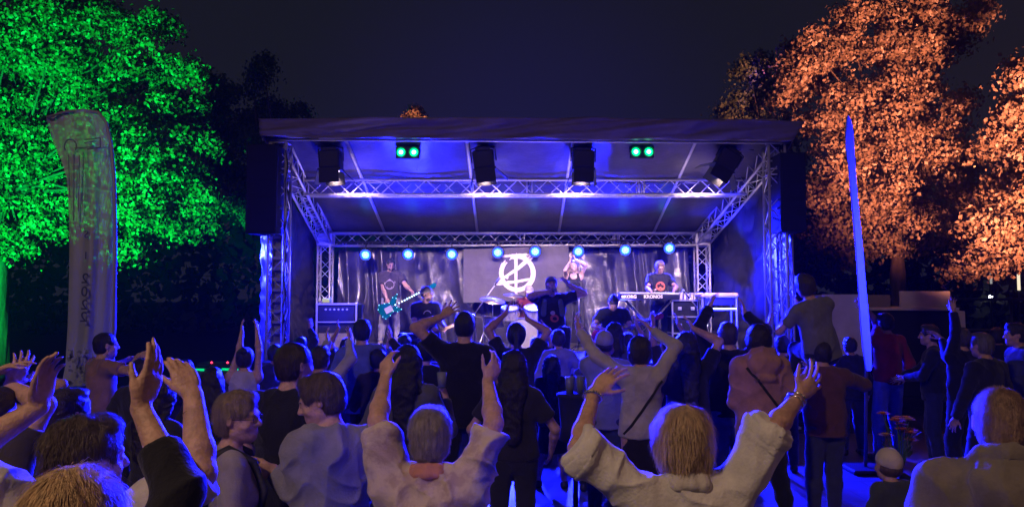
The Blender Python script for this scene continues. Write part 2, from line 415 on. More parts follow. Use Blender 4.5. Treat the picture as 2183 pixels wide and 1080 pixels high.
# ================================================================ LAMPS ON THE TRUSSES
def par(px, py, Y, i):
    p = P(px, py, Y)
    t = empty('stage_lamp', p, label=None)
    aimv = Vector((0, -1, -.32)).normalized(); q = aimv.to_track_quat('Z', 'Y').to_matrix().to_4x4()
    b = MB().lathe([(0, -.19), (.07, -.185), (.10, -.13), (.11, -.02), (.128, 0), (.128, .012), (.118, .012), (.11, -.012)], 20, q)
    b.build('housing', BLK, t, True)
    lens = MB(); lens.lathe([(0, -.0), (.112, -.0)], 20, q); lens.build('lens', emis('led_blue_glow', (.005, .04, 1.0), 5), t)
    led = MB()
    for r_, nn in ((0, 1), (.028, 6), (.056, 11)):
        for k in range(nn):
            a = 2 * pi * k / nn; led.lathe([(0, .007), (.0125, .006), (.013, .001)], 8, q @ Matrix.Translation((r_ * cos(a), r_ * sin(a), 0)))
    led.build('led_cluster', emis('led_core', (.08, .55, 1.0), 14), t)
    yk = MB(); yk.path([(-.115, 0, -.02), (-.12, .02, .09), (-.05, .03, .15), (.05, .03, .15), (.12, .02, .09), (.115, 0, -.02)], .008)
    yk.tube((0, .03, .15), (0, .1, .30), .012); yk.build('yoke', BLK, t, True)
    return t
names = ['leftmost', 'second, above bass player', 'third, just left of banner',
         'fourth, left of emblem', 'fifth, right of emblem', 'sixth, above backing singer',
         'seventh, left of keyboard player', 'rightmost']
for i, (px, py) in enumerate(PAR_PX):
    t = par(px, py, PAR_Y, i); tag(t, 'round blue LED stage lamp under the rear truss, ' + names[i], 'stage lamp', 'blue LED lamps under the rear truss')
bar = MB().tube((-3.7, 15.42, 3.19), (3.8, 15.42, 3.24), .024, n=10)
for x in np.linspace(-3.3, 3.4, 9): bar.path([(x, 15.42, 3.2), (x + .2, 15.43, 3.15), (x + .5, 15.42, 3.17), (x + .8, 15.43, 3.22)], .006)
o = bar.build('lamp_bar', BLK, None, True); tag(o, 'black pipe with looping cables carrying the blue lamps', 'lamp bar')

barn_lab = ['leftmost, beside left rafter', 'second from left, door swung out', 'third, hanging straight down', 'rightmost, tilted inwards']
def barn(px, py, i):
    p = P(px, py, 12.0); tilt = (-.05, -.12, .03, .55)[i]
    t = empty('barn_door_spotlight', p, rot=(0, tilt, 0))
    M = Matrix.Identity(4)
    b = MB().box((0, 0, .02), (.34, .34, .30), bev=.03); b.box((0, .0, .19), (.24, .28, .05)); b.box((0, 0, -.14), (.37, .36, .03))
    for k in range(4): b.box((0, .0, .06 + .03 * k), (.36, .30, .008))
    b.build('housing', BLKP, t)
    MB().lathe([(0, 0), (.13, 0)], 20, Matrix.Translation((0, 0.0, -.157)) @ Matrix.Rotation(pi, 4, 'X')).build('lens', emis('warm_lens', (1, .78, .62), 5), t)
    for (dx, dy, w_, d_, an, ax) in ((0, -.18, .32, .22, -.15, 'X'), (0, .18, .32, .22, .45, 'X'), (.19, 0, .3, .24, -.75 if i != 2 else -.1, 'Y'), (-.19, 0, .3, .24, .28 if i != 3 else .8, 'Y')):
        R = Matrix.Rotation(an, 3, ax)
        d = MB(); sz = (w_, .006, d_) if ax == 'X' else (.006, w_, d_)
        d.box(R @ Vector((0, 0, -d_ / 2)), sz, R); d.build('barn_door', BLKP, t, loc=(dx, dy, -.15))
    yk = MB(); yk.path([(-.2, 0, .0), (-.2, 0, .22), (0, 0, .27), (.2, 0, .22), (.2, 0, 0)], .012); yk.tube((0, 0, .27), (0, 0, .42), .02); yk.box((0, 0, .36), (.06, .06, .1))
    yk.path([(.05, .05, .2), (.12, .06, .35), (.3, .05, .42)], .007)
    yk.build('yoke', BLK, t, True)
    tag(t, 'black barn door spotlight on the front truss, ' + barn_lab[i], 'spotlight', 'barn door spotlights on the front truss')
for i, (px, py) in enumerate(BARN): barn(px, py, i)
for i, (px, py) in enumerate([(869, 325), (1369, 324)]):
    p = P(px, py, 11.95); t = empty('twin_blinder', p)
    MB().box((0, .05, 0), (.39, .1, .2), bev=.015).build('housing', BLKP, t)
    for sx in (-.105, .105):
        MB().lathe([(.07, 0), (.082, -.0), (.084, .03), (.07, .03)], 20, Matrix.Translation((sx, -.01, 0)) @ Matrix.Rotation(pi / 2, 4, 'X')).build('lens_ring', emis('green_ring', (0, .6, .1), .35), t, True)
        MB().lathe([(0, .02), (.03, .018), (.055, .008), (.068, 0)], 20, Matrix.Translation((sx, -.006, 0)) @ Matrix.Rotation(pi / 2, 4, 'X')).build('lens', mat('green_lens', (0, 0, 0), .3, emit=(.0, 1, .30), estr=2.2), t, True)
        MB().lathe([(0, .026), (.02, .023), (.034, .015)], 20, Matrix.Translation((sx, -.008, 0)) @ Matrix.Rotation(pi / 2, 4, 'X')).build('bulb', emis('green_core', (.35, 1, .7), 7), t, True)
    yk = MB(); yk.path([(-.2, .05, 0), (-.2, .05, .14), (.2, .05, .14), (.2, .05, 0)], .01); yk.tube((0, .05, .14), (0, .05, .26), .014); yk.build('yoke', BLK, t, True)
    tag(t, 'twin green lamp glowing under the front edge of the roof, ' + ('left one' if i == 0 else 'right one'), 'lamp', 'green twin lamps')

# ================================================================ PA TOWERS
def pa(x0, x1, y0, y1, Y, label):
    a, b = P(x0, y0, Y), P(x1, y1, Y); wd = b.x - a.x; h = a.z - b.z
    t = empty('loudspeaker', ((a.x + b.x) / 2, Y + .28, b.z), label=label, cat='loudspeaker', group='flown loudspeakers beside the stage')
    MB().box((0, 0, h / 2), (wd, .5, h), bev=.02).build('cabinet', mat('speaker_black', (.004, .004, .005), .8), t)
    gr = MB().box((0, -.258, h / 2), (wd - .05, .012, h - .05)); 
    for k in range(1, 5): gr.box((0, -.268, h * k / 5), (wd - .04, .012, .012))
    gr.build('grille', mat('speaker_grille', (.007, .007, .008), .7, bump=.6, bscale=260), t)
    fr = MB(); 
    for sx in (-1, 1): fr.tube((sx * wd * .3, 0, h), (sx * wd * .15, .1, h + .22), .012); fr.box((sx * (wd / 2 + .012), 0, h * .3), (.02, .3, .03)); fr.box((sx * (wd / 2 + .012), 0, h * .7), (.02, .3, .03))
    fr.build('flying_frame', BLK, t)
pa(524, 587, 306, 497, 11.5, 'tall black loudspeaker hanging outside the left front post')
pa(1664, 1723, 324, 493, 11.6, 'tall black loudspeaker hanging outside the right front post')
# perforated lifting masts beside the front posts
for (px0, px1, pt, pb, Y, lab) in ((588, 600, 300, 740, 11.95, 'blue lit perforated lifting mast behind the left loudspeaker'), (1650, 1664, 315, 745, 12.25, 'blue lit perforated lifting mast behind the right loudspeaker')):
    a, b = P(px0, pt, Y), P(px1, pb, Y); m_ = MB(); wd = b.x - a.x
    t = empty('lifting_mast', ((a.x + b.x) / 2, Y, 0), label=lab, cat='mast')
    m_.box((-wd / 2, 0, a.z / 2), (.012, .14, a.z)); m_.box((wd / 2, 0, a.z / 2), (.012, .14, a.z)); m_.box((0, .07, a.z / 2), (wd, .01, a.z))
    z = .3
    while z < a.z: m_.box((0, -.06, z), (wd, .02, .05)); z += .17
    m_.build('mast_profile', mat('mast_steel', (.35, .35, .38), .5, metal=.2), t)
    MB().box((0, 0, .03), (.6, .6, .05)).build('foot', BLK, t)
# slim outrigger truss under the right speaker
a = P(1672, 495, 12.05)
t = empty('outrigger_truss', (a.x + .02, 12.1, 0), label='slim truss tower standing under the right loudspeaker', cat='truss tower')
m_ = MB(); w2 = .09
for k in range(13):
    z0, z1 = .05 + k * .24, .05 + (k + 1) * .24
    for (s0, s1) in (((-w2, -w2), (w2, -w2)), ((w2, -w2), (w2, w2)), ((-w2, w2), (-w2, -w2))):
        if k % 2: s0, s1 = s1, s0
        m_.tube((*s0, z0), (*s1, z1), .008, n=5)
m_.build('lacing', ALU, t, True)
for sx, sy in ((-w2, -w2), (w2, -w2), (w2, w2), (-w2, w2)): MB().tube((sx, sy, 0), (sx, sy, 3.25), .018, n=8).build('chord', ALU, t, True)
# cables on the left post
m_ = MB(); rnd = random.Random(8)
for k in range(3):
    pts = [(FL + .14 + rnd.uniform(-.02, .04), YF - .15 + rnd.uniform(-.03, .03), z) for z in np.linspace(1.1, 4.4, 14)]
    m_.path(pts, .009, n=5)
o = m_.build('cable', BLK, None, True); tag(o, 'black cables tied down the left front post', 'cable')

rnd = np.random.RandomState(77); N_ = 26000
X_ = rnd.uniform(-75, 75, N_); top_ = 5.2 + 2.2 * vn(np.stack([X_ * .22, X_ * 0, X_ * 0], 1), 4) + 1.5 * vn(np.stack([X_ * .9, X_ * 0, X_ * 0], 1), 6)
Z_ = rnd.uniform(0, 1, N_) ** .8 * top_; pos_ = np.stack([X_, 42 + rnd.uniform(-2.5, 2.5, N_), Z_], 1)
a_ = rnd.normal(size=(N_, 3)); a_ /= np.linalg.norm(a_, axis=1)[:, None]; b_ = np.cross(a_, rnd.normal(size=(N_, 3))); b_ /= np.linalg.norm(b_, axis=1)[:, None]; L_2 = rnd.uniform(.3, .9, N_)[:, None]
v2 = np.stack([pos_, pos_ + a_ * L_2 * .5 + b_ * L_2 * .4, pos_ + a_ * L_2, pos_ + a_ * L_2 * .5 - b_ * L_2 * .4], 1).reshape(-1, 3)
o = link_mesh('horizon_cover_woods', v2, np.arange(N_ * 4).reshape(-1, 4), mat('horizon_cover_leaves', (.014, .017, .012), .9)); tag(o, kind='stuff')  # dark leaf mass added to cover the lit strip along the horizon
# ================================================================ BAND GEAR
CASE = mat('case_black', (.010, .010, .012), .65, bump=.2, bscale=200, spec=.2)
EDGE = mat('case_edge', (.6, .6, .62), .35, metal=.8)
def case(name, x0, x1, ztop, zbot, Y, depth, label, cat, rows=2, parts=('shell', 'edge_trim')):
    a, b = P(x0, 640, Y).x, P(x1, 640, Y).x; wd = b - a; h = ztop - zbot
    t = empty(name, ((a + b) / 2, Y + depth / 2, zbot), label=label, cat=cat)
    MB().box((0, 0, h / 2), (wd - .02, depth - .02, h - .02)).build(parts[0], CASE, t)
    e = MB(); hw_, hd = wd / 2, depth / 2
    for sx in (-1, 1):
        for sy in (-1, 1): e.box((sx * hw_, sy * hd, h / 2), (.028, .028, h))
    for k in range(rows + 1):
        z = h * k / rows
        for sy in (-1, 1): e.box((0, sy * hd, z), (wd - .03, .026, .026))
        for sx in (-1, 1): e.box((sx * hw_, 0, z), (.026, depth - .03, .026))
    e.build(parts[1], EDGE, t)
    c = MB()
    for sx in (-1, 1):
        for sz in (0, h): c.box((sx * hw_, -hd - .004, sz), (.05, .03, .05), bev=.012)
    c.build('corner', mat('corner_steel', (.7, .7, .7), .3, metal=.9), t)
    return t, wd, h
t, wd, h = case('bass_cabinet', 676, 760, 1.92, DZ, 14.0, .55, 'tall black amplifier cabinet with pale metal edging at the left of the stage', 'amplifier', rows=1, parts=('cabinet', 'edge_trim'))
MB().box((0, -.285, h - .18), (wd - .08, .015, .26)).build('amp_head', mat('amp_panel', (.005, .005, .006), .35), t)
MB().box((0, -.29, h - .335), (wd - .03, .025, .02)).build('shelf', EDGE, t)
MB().box((0, -.285, .17), (wd - .08, .015, .27)).build('speaker_grille', mat('amp_cloth', (.16, .13, .14), .8, var=.3, vscale=60), t)
k_ = MB()
for i in range(6): k_.lathe([(0, .03), (.014, .028), (.017, 0)], 10, Matrix.Translation((-.2 + .08 * i, -.29, h - .1)) @ Matrix.Rotation(pi / 2, 4, 'X'))
k_.build('knob', mat('knob', (.5, .5, .5), .4), t)
o = MB().box((0, 0, .05), (.16, .12, .1), bev=.02).build('battery_box', mat('lime', (.35, .5, .1), .6), None, loc=(P(697, 640, 14.2).x, 14.2, 1.935)); tag(o, 'small lime green box lying on the amplifier cabinet', 'box')

t, wd, h = case('flight_case', 1433, 1492, 1.99, DZ, 13.9, .6, 'black flight case with silver edging right of the keyboard', 'flight case', rows=3)
m_ = MB()
for k in range(3):
    for sx in (-.12, .12): m_.box((sx, -.31, h * (k + .5) / 3), (.07, .012, .06), bev=.004)
m_.build('latch', EDGE, t)
o = MB()
for i in range(5): o.box((i * .07, 0, .055 + .01 * (i % 3)), (.05, .1, .11 + .02 * (i % 3)), bev=.006)
o = o.build('effects_box', mat('warm_boxes', (.45, .3, .18), .6, var=.5, vscale=9, color2=(.6, .55, .5)), None, loc=(P(1443, 640, 14.1).x, 14.1, 2.005)); tag(o, 'row of small boxes and packs lying on the flight case', 'boxes')

# second keyboard with padded yellow cover and LED strip
a = P(1492, 640, 13.6); b = P(1574, 640, 13.6)
t = empty('cushioned_rack', ((a.x + b.x) / 2, 13.75, DZ), label='rack with a yellow padded top and a white LED strip beside the right rear post', cat='rack')
wd = b.x - a.x
M_ = MB().box((0, 0, 1.02), (wd, .42, .085), bev=.035); M_.build('padded_top', mat('yellow_pad', (.62, .42, .10), .6, bump=.4, bscale=12), t, True)
M_ = MB()
for sx in (-1, 1):
    for sy in (-1, 1): M_.tube((sx * (wd / 2 - .04), sy * .17, 0), (sx * (wd / 2 - .04), sy * .17, .98), .018)
for z in (.25, .75): M_.box((0, 0, z), (wd - .06, .36, .02))
M_.build('stand', mat('stand_steel', (.4, .4, .42), .4, metal=.6), t)
MB().box((0, -.02, .90), (wd - .16, .3, .12), bev=.01).build('mixer', BLK, t)
M_ = MB()
for i in range(20): M_.box((-wd / 2 + .06 + i * (wd - .12) / 19, -.19, .775), (.02, .01, .018))
for i in range(7): M_.box((-wd / 2 + .12, -.19, .74 - .045 * i), (.012, .01, .02))
M_.build('led_strip', emis('white_led', (.75, .8, 1), 5), t)

# keyboard --------------------------------------------------------------
a, b = P(1321, 633, 13.9), P(1447, 633, 13.9); wd = b.x - a.x
t = empty('keyboard', ((a.x + b.x) / 2, 14.0, 2.0), label='long black stage keyboard with white lettering on its back panel', cat='keyboard')
MB().box((0, 0, .06), (wd, .3, .11), bev=.012).build('body', mat('kb_black', (.01, .01, .012), .35), t)
MB().box((0, -.0, .122), (wd - .02, .3, .014), bev=.004).build('top_panel', mat('kb_top', (.32, .35, .42), .3), t)
M_ = MB()
for i in range(34): M_.box((-wd / 2 + .05 + i * (wd - .1) / 33, .13, .136), (.019, .12, .012))
M_.build('keys', mat('keys_white', (.75, .75, .72), .35), t)
def text(s, size, m, parent, loc, rot=(pi / 2, 0, 0), name='lettering', ext=.002, mirror=False, bold=.0, scale=(1, 1, 1), align='CENTER'):
    c = bpy.data.curves.new(name, 'FONT'); c.body = s; c.size = size; c.extrude = ext; c.align_x = align; c.align_y = 'CENTER'; c.offset = bold; c.resolution_u = 3
    o = bpy.data.objects.new(name, c); COL.objects.link(o)
    dg = bpy.context.evaluated_depsgraph_get(); me = bpy.data.meshes.new_from_object(o.evaluated_get(dg))
    bpy.data.objects.remove(o)
    if mirror: me.transform(Matrix.Scale(-1, 4, (1, 0, 0))); me.flip_normals()
    o = bpy.data.objects.new(name, me); COL.objects.link(o); me.materials.clear(); me.materials.append(m)
    o.parent = parent; o.location = loc; o.rotation_euler = rot; o.scale = scale
    return o
WT = mat('white_letter', (.8, .78, .75), .5)
text('KORG', .085, WT, t, (-wd / 2 + .19, -.153, .058), bold=.003)
text('KRONOS', .085, WT, t, (-wd / 2 + .62, -.153, .058), bold=.003)
MB().lathe([(0, .004), (.028, .004), (.028, 0)], 16, Matrix.Translation((-wd / 2 + .05, -.151, .06)) @ Matrix.Rotation(pi / 2, 4, 'X')).build('round_mark', WT, t)
t2 = empty('keyboard_stand', (t.location.x, 14.0, DZ), label='black folding stand under the long keyboard', cat='stand')
M_ = MB()
for sy in (-.12, .12):
    M_.tube((-.42, sy, 0), (.42, sy, .92), .017); M_.tube((.42, sy, 0), (-.42, sy, .92), .017)
M_.build('cross_legs', BLK, t2, True)
MB().tube((-.42, -.2, .0), (-.42, .2, 0), .02).build('foot', BLK, t2, True); MB().tube((.42, -.2, .0), (.42, .2, 0), .02).build('foot', BLK, t2, True)

# microphones -------------------------------------------------------------
def mic_stand(base, top, boom, label):
    t = empty('microphone_stand', base, label=label, cat='microphone stand')
    B = Vector(base)
    m_ = MB().tube((0, 0, .02), Vector(top) - B, .011); m_.build('pole', BLK, t, True)
    m_ = MB().tube(Vector(top) - B, Vector(boom) - B, .010); m_.build('boom', mat('chrome', (.5, .5, .5), .3, metal=.8), t, True)
    m_ = MB()
    for k in range(3): m_.tube((0, 0, .12), (.26 * cos(k * 2.1), .26 * sin(k * 2.1), .01), .009)
    m_.build('tripod', BLK, t, True)
    d = (Vector(boom) - Vector(top)).normalized(); e = Vector(boom) - B
    MB().tube(e - d * .02, e + d * .13, .014, .019).build('microphone', BLK, t, True)
    MB().lathe([(0, .03), (.018, .022), (.026, 0), (.02, -.02), (0, -.028)], 12, Matrix.Translation(e + d * .15)).build('mic_head', mat('mic_mesh', (.45, .45, .5), .4, metal=.7), t, True)
mic_stand((P(1012, 700, 14.3).x, 14.3, DZ), P(1012, 668, 14.3), P(1056, 606, 14.3), 'boom microphone stand leaning up towards the banner emblem')
mic_stand((P(1500, 700, 13.5).x, 13.5, DZ), P(1486, 655, 13.5), P(1468, 633, 13.5), 'short microphone stand in front of the flight case')
mic_stand((P(1232, 700, 13.6).x, 13.6, DZ), P(1234, 665, 13.6), P(1234, 634, 13.6), 'upright microphone stand beside the cap wearing singer')

# drum kit ---------------------------------------------------------------
dk = Vector((P(1100, 700, 14.1).x, 14.1, DZ))
t = empty('drum_kit', dk, label='drum kit with cymbals and white bass drum in the middle of the stage', cat='drum kit')
CHR = mat('chrome', (.5, .5, .5), .3, metal=.8); SH = mat('drum_shell', (.35, .33, .42), .25, var=.2, vscale=20); SK = mat('drum_skin', (.26, .25, .28), .5)
CYM = mat('cymbal', (.55, .45, .28), .3, metal=.9)
def drum(loc, r, h, rot=(0, 0, 0)):
    M = Matrix.Translation(loc) @ Euler(rot).to_matrix().to_4x4()
    o = MB().lathe([(r, -h / 2), (r, h / 2)], 28, M).build('drum', SH, t, True)
    MB().lathe([(0, h / 2 + .001), (r - .005, h / 2 + .001), (r - .004, h/2 - .002)], 28, M).build('drumhead', SK, o)
    for z in (-h / 2, h / 2):
        MB().lathe([(r, z - .012), (r + .012, z - .012), (r + .012, z + .012), (r, z + .012)], 28, M).build('hoop', CHR, o)
    for k in range(8):
        a = 2 * pi * k / 8; c = M @ Vector(((r + .012) * cos(a), (r + .012) * sin(a), 0)); c2 = M @ Vector(((r + .012) * cos(a), (r + .012) * sin(a), h / 2)); MB().tube(c, c2, .006, n=5).build('lug', CHR, o)
drum((.12, 0, .30), .28, .42, (pi / 2, 0, 0))
drum((-.12, -.06, .68), .15, .2, (.35, 0, 0)); drum((.32, -.06, .68), .16, .22, (.35, 0, 0))
drum((-.42, .2, .5), .18, .15, (.08, 0, 0)); drum((.66, .2, .42), .21, .38)
def cym(loc, r, rx, ry, base=None):
    M = Matrix.Translation(loc) @ Euler((rx, ry, 0)).to_matrix().to_4x4()
    o = MB().lathe([(0, .03), (.02, .03), (.035, .012), (r, -.008), (r, -.011), (.03, .006)], 32, M).build('cymbal', CYM, t, True)
    MB().tube((loc[0], loc[1], loc[2] + .03), (loc[0], loc[1] + .02, .1), .009).build('cymbal_stand', CHR, o, True)
    m_ = MB()
    for k in range(3): m_.tube((loc[0], loc[1] + .02, .3), (loc[0] + .22 * cos(k * 2.1), loc[1] + .22 * sin(k * 2.1), 0), .008)
    m_.build('tripod', CHR, o)
cym((-.44, -.12, .92), .24, .25, .15); cym((-.62, .1, .62), .18, 0.05, 0); cym((.62, -.1, 1.0), .23, .3, -.2); cym((-.05, .35, 1.02), .2, .2, .1)
text('4', .26, mat('black_letter', (.02, .02, .02), .6), t, (.12, -.216, .30), ext=.001)

# pedalboard, setlist, bottles, floor monitors
a, b = P(795, 744, 13.1), P(838, 744, 13.1)
t = empty('pedalboard', ((a.x + b.x) / 2, 13.1, DZ), label='pale pedalboard with effect pedals on the deck below the bass player', cat='pedalboard')
t.rotation_euler = (0, 0, .1)
MB().box((0, 0, .05), (.46, .3, .05), bev=.01).build('board', mat('board_pale', (.5, .5, .52), .5), t)
pc = [(.7, .7, .7), (.5, .1, .1), (.1, .1, .12), (.6, .5, .2), (.65, .65, .7), (.2, .2, .5), (.7, .7, .72)]
for i in range(7):
    p_ = MB().box((0, 0, .025), (.075, .1, .05), bev=.008).build('pedal', mat('pedal%d' % i, pc[i], .4), t, loc=(-.16 + .108 * (i % 4), -.07 + .13 * (i // 4), .08))
    MB().lathe([(0, .018), (.01, .016), (.01, 0)], 8, Matrix.Translation((0, -.025, .05))).build('foot_switch', CHR, p_)
for i, (px, Y, rz, lab) in enumerate([(905, 11.75, .25, 'black wedge floor monitor in front of the cap wearing guitarist'), (1180, 11.7, 0, 'black wedge floor monitor in front of the singer'), (1330, 11.75, -.2, 'black wedge floor monitor near the mohawk guitarist')]):
    t = empty('floor_monitor', (P(px, 700, Y).x, Y, DZ), rz, lab, 'floor monitor', 'wedge monitors along the stage edge')
    MB().prism([(-.13, 0), (.16, 0), (.16, .3), (.08, .34)], -.24, .24, Matrix.Rotation(-pi / 2, 4, 'Z')).build('cabinet', CASE, t)
    MB().box((0, -.0, .0), (.4, .012, .26), Matrix.Identity(3)).build('grille', mat('speaker_grille', (.007,) * 3), t, loc=(0, .03, .19), rot=(.55, 0, 0))
t = empty('side_table', (P(1425, 740, 12.6).x, 12.6, DZ), label='small white topped stand with drinks at the foot of the keyboard', cat='table')
MB().box((0, 0, .07), (.42, .32, .03), bev=.008).build('table_top', mat('white_top', (.75, .75, .75), .5), t)
MB().box((0, 0, .03), (.3, .2, .06)).build('pedestal', BLK, t)
for i, (dx, lab) in enumerate([(-.12, 'clear water bottle, left one on the small white stand'), (.08, 'clear water bottle, right one on the small white stand')]):
    o = MB().lathe([(0, 0), (.032, 0), (.033, .13), (.028, .17), (.012, .2), (.012, .23), (0, .23)], 14).build('bottle', mat('bottle', (.5, .6, .75), .12, trans=.6, spec=.7), None, True, loc=(P(1425, 740, 12.6).x + dx, 12.55, DZ + .087)); tag(o, lab, 'bottle', 'bottles on the stage')
cb = MB(); rnd = random.Random(3)
for k in range(9):
    x = rnd.uniform(-3, 3.4); y = rnd.uniform(12, 14.8); pts = [(x, y, DZ + .008)]
    for j in range(9): x += rnd.uniform(-.25, .3); y += rnd.uniform(-.15, .15); pts.append((x, min(max(y, 11.6), 15.3), DZ + .008))
    cb.path(pts, .007, n=5)
o = cb.build('stage_cables', BLK, None, True); tag(o, 'black cables snaking over the stage deck', 'cables')

# ================================================================ FLAGS
FL_M = mat('flag_cloth', (.40, .43, .45), .8, var=.06, vscale=3, bump=.1, bscale=10, alpha=.78)
def flag_left():
    Y = 7.2
    Lp = [(98, 252), (112, 300), (130, 340), (142, 380), (147, 450), (148, 520), (147, 600), (144, 700), (139, 780), (130, 825)]
    Rp = [(215, 245), (232, 280), (238, 330), (241, 380), (243, 450), (243, 520), (242, 600), (240, 700), (238, 780), (236, 818)]
    top = [(98, 252), (140, 240), (175, 237), (205, 238), (220, 248)]
    base = P(238, 836, Y); base.z = 0
    t = empty('feather_flag', (P(240, 700, Y).x, Y, 0), label='tall translucent white feather flag with dark vertical lettering before the green tree', cat='flag')
    B = Vector(t.location); n, m = 60, 16
    def interp(L, s):
        s = s * (len(L) - 1); i = min(int(s), len(L) - 2); f = s - i
        return (L[i][0] * (1 - f) + L[i + 1][0] * f, L[i][1] * (1 - f) + L[i + 1][1] * f)
    vs = []
    for j in range(n + 1):
        s = j / n; l = interp(Lp, s); r = interp(Rp, s)
        for i in range(m + 1):
            u = i / m; x = l[0] * (1 - u) + r[0] * u; y = l[1] * (1 - u) + r[1] * u
            if s < .2: y -= (1 - s / .2) * 14 * sin(pi * u) ** .8
            dy = .05 * sin(u * 7 + s * 2) + .03 * sin(u * 17 + s * 5) + .04 * sin(s * 9)
            vs.append(P(x, y, Y + dy) - B)
    fs = [(j * (m + 1) + i, j * (m + 1) + i + 1, (j + 1) * (m + 1) + i + 1, (j + 1) * (m + 1) + i) for j in range(n) for i in range(m)]
    fl = link_mesh('flag_cloth', vs, fs, FL_M, t, True)
    pts = [P(x, y, Y) - B for x, y in [(100, 250), (140, 238), (180, 235), (210, 240), (226, 260), (237, 310), (243, 380), (245, 500), (244, 700), (241, 800)]] + [Vector((0, 0, .05))]
    MB().path(pts, .014, n=8, r2=.022).build('pole', mat('pole_grey', (.25, .25, .28), .4), t, True)
    MB().box((0, 0, .03), (.5, .5, .05), bev=.015).build('base', BLK, t)
    dk_ = mat('flag_print', (.035, .045, .06), .8)
    def onflag(px, py): return P(px, py, Y - .13) - B
    sc = 1 / (FPX / Y)
    for (ch, px, py, s) in [('2', 181, 594, 26), ('0', 180, 622, 26), ('2', 180, 650, 26), ('2', 178, 676, 26)]:
        text(ch, s * sc * 1.15, dk_, t, onflag(px, py), mirror=True, ext=.0015, bold=.001)
    text('I', 22 * sc, dk_, t, onflag(183, 545), ext=.001); text('S', 22 * sc, dk_, t, onflag(184, 500), mirror=True, ext=.001)
    m_ = MB()
    def line(pts, w_):
        for (x0, y0), (x1, y1) in zip(pts, pts[1:]): m_.tube(onflag(x0, y0), onflag(x1, y1), w_ * sc, n=4)
    line([(180, 298), (214, 294), (214, 314), (186, 318)], 1.3); line([(180, 304), (206, 301)], 1)
    line([(150 + 13 * cos(a), 312 + 15 * sin(a)) for a in np.linspace(2.6, 6.9, 14)], 1.4); line([(158, 316), (200, 313)], 1.0)
    line([(146, 330), (149, 420)], 1.0); line([(158, 330), (157, 470)], 1.2); line([(170, 330), (167, 450)], 1.0); line([(178, 325), (176, 440)], .8)
    m_.build('drawn_lines', mat('flag_line', (.14, .18, .20), .8), t)
    rnd = random.Random(4); m_ = MB()
    for k in range(70):
        x, y = rnd.uniform(146, 232), rnd.uniform(742, 820); r = rnd.uniform(1, 4.5) * sc
        m_.box(onflag(x, y) + Vector((0, -.005, 0)), (r * 2, .002, r * rnd.uniform(.6, 2)), Matrix.Rotation(rnd.uniform(0, 3), 3, 'Y'))
    m_.build('printed_blotches', mat('flag_blotch', (.17, .19, .23), .8), t)
flag_left()
def flag_right():
    Y = 8.6; t = empty('feather_flag', (P(1856, 700, Y).x, Y, 0), label='narrow feather flag seen almost edge on, lit blue, right of the stage', cat='flag')
    B = Vector(t.location)
    c = [(1808, 246, 1), (1811, 262, 10), (1811, 285, 13), (1812, 315, 14), (1816, 345, 11), (1820, 400, 10), (1826, 460, 10), (1832, 520, 11), (1838, 600, 12), (1844, 680, 14), (1849, 740, 13), (1853, 790, 10)]
    vs = []
    for j, (x, y, wd) in enumerate(c):
        for i in range(5):
            u = i / 4 - .5; vs.append(P(x - u * 1.3 * wd, y, Y + u * 1.0 + .04 * sin(j + u * 5)) - B)
    fs = [(j * 5 + i, j * 5 + i + 1, j * 5 + i + 6, j * 5 + i + 5) for j in range(len(c) - 1) for i in range(4)]
    o = link_mesh('flag_cloth', vs, fs, mat('flag_blue', (.42, .42, .48), .7, var=.1, vscale=4, trans=0), t, True)
    o.modifiers.new('s', 'SUBSURF').render_levels = 2
    MB().path([P(x - wd * .58, y, Y + .5) - B for x, y, wd in c] + [Vector((.04, .3, .04))], .012, n=8, r2=.02).build('pole', mat('pole_grey', (.25,) * 3), t, True)
    MB().box((0.03, .3, .03), (.45, .45, .05), bev=.015).build('base', BLK, t)
flag_right()

# ================================================================ BACKGROUND RIGHT: vans, kiosk, lamps
def kiosk():
    Y = 13.0; t = empty('drinks_kiosk', (P(1945, 700, Y).x, Y + 1.1, 0), label='low white kiosk trailer with a dark serving hatch under the orange tree', cat='kiosk')
    B = Vector(t.location)
    a, b, zt = P(1842, 665, Y), P(2034, 665, Y), P(1900, 662, Y).z
    zb = .3; wd = b.x - a.x; cx = (a.x + b.x) / 2 - B.x
    WH = mat('kiosk_white', (.62, .55, .62), .55, var=.12, vscale=2)
    MB().box((cx, .05, (zt + zb) / 2), (wd, 2.2, zt - zb), bev=.03).build('body', BLKP, t)
    MB().box((cx, 0, zt + .03), (wd + .1, 2.35, .05), bev=.01).build('roof', WH, t)
    MB().box((cx + wd / 2 + .06, -.95, zt - .5), (.16, .5, 1.0), bev=.02).build('side_panel', WH, t)
    a2, b2 = P(1930, 620, Y), P(2040, 660, Y)
    MB().box(((a2.x + b2.x) / 2 - B.x, -.9, (a2.z + b2.z) / 2), (b2.x - a2.x, .05, a2.z - b2.z), bev=.01).build('roof_sign_board', WH, t)
    a2, b2 = P(1850, 628, Y), P(1930, 660, Y)
    MB().box(((a2.x + b2.x) / 2 - B.x, -.6, (a2.z + b2.z) / 2), (b2.x - a2.x - .02, .05, a2.z - b2.z), bev=.01).build('roof_panel', mat('kiosk_dim', (.26, .22, .25), .6), t)
    MB().box((cx, -1.2, zb + .55), (wd - .2, .25, .04), bev=.01).build('counter', mat('wood', (.2, .13, .08), .6), t)
    for sx in (-1, 1): MB().lathe([(0, -.1), (.25, -.1), (.28, -.06), (.28, .06), (.25, .1), (0, .1)], 20, Matrix.Translation((cx + sx * .8, -.9, .28)) @ Matrix.Rotation(pi / 2, 4, 'X')).build('wheel', BLKP, t)
kiosk()
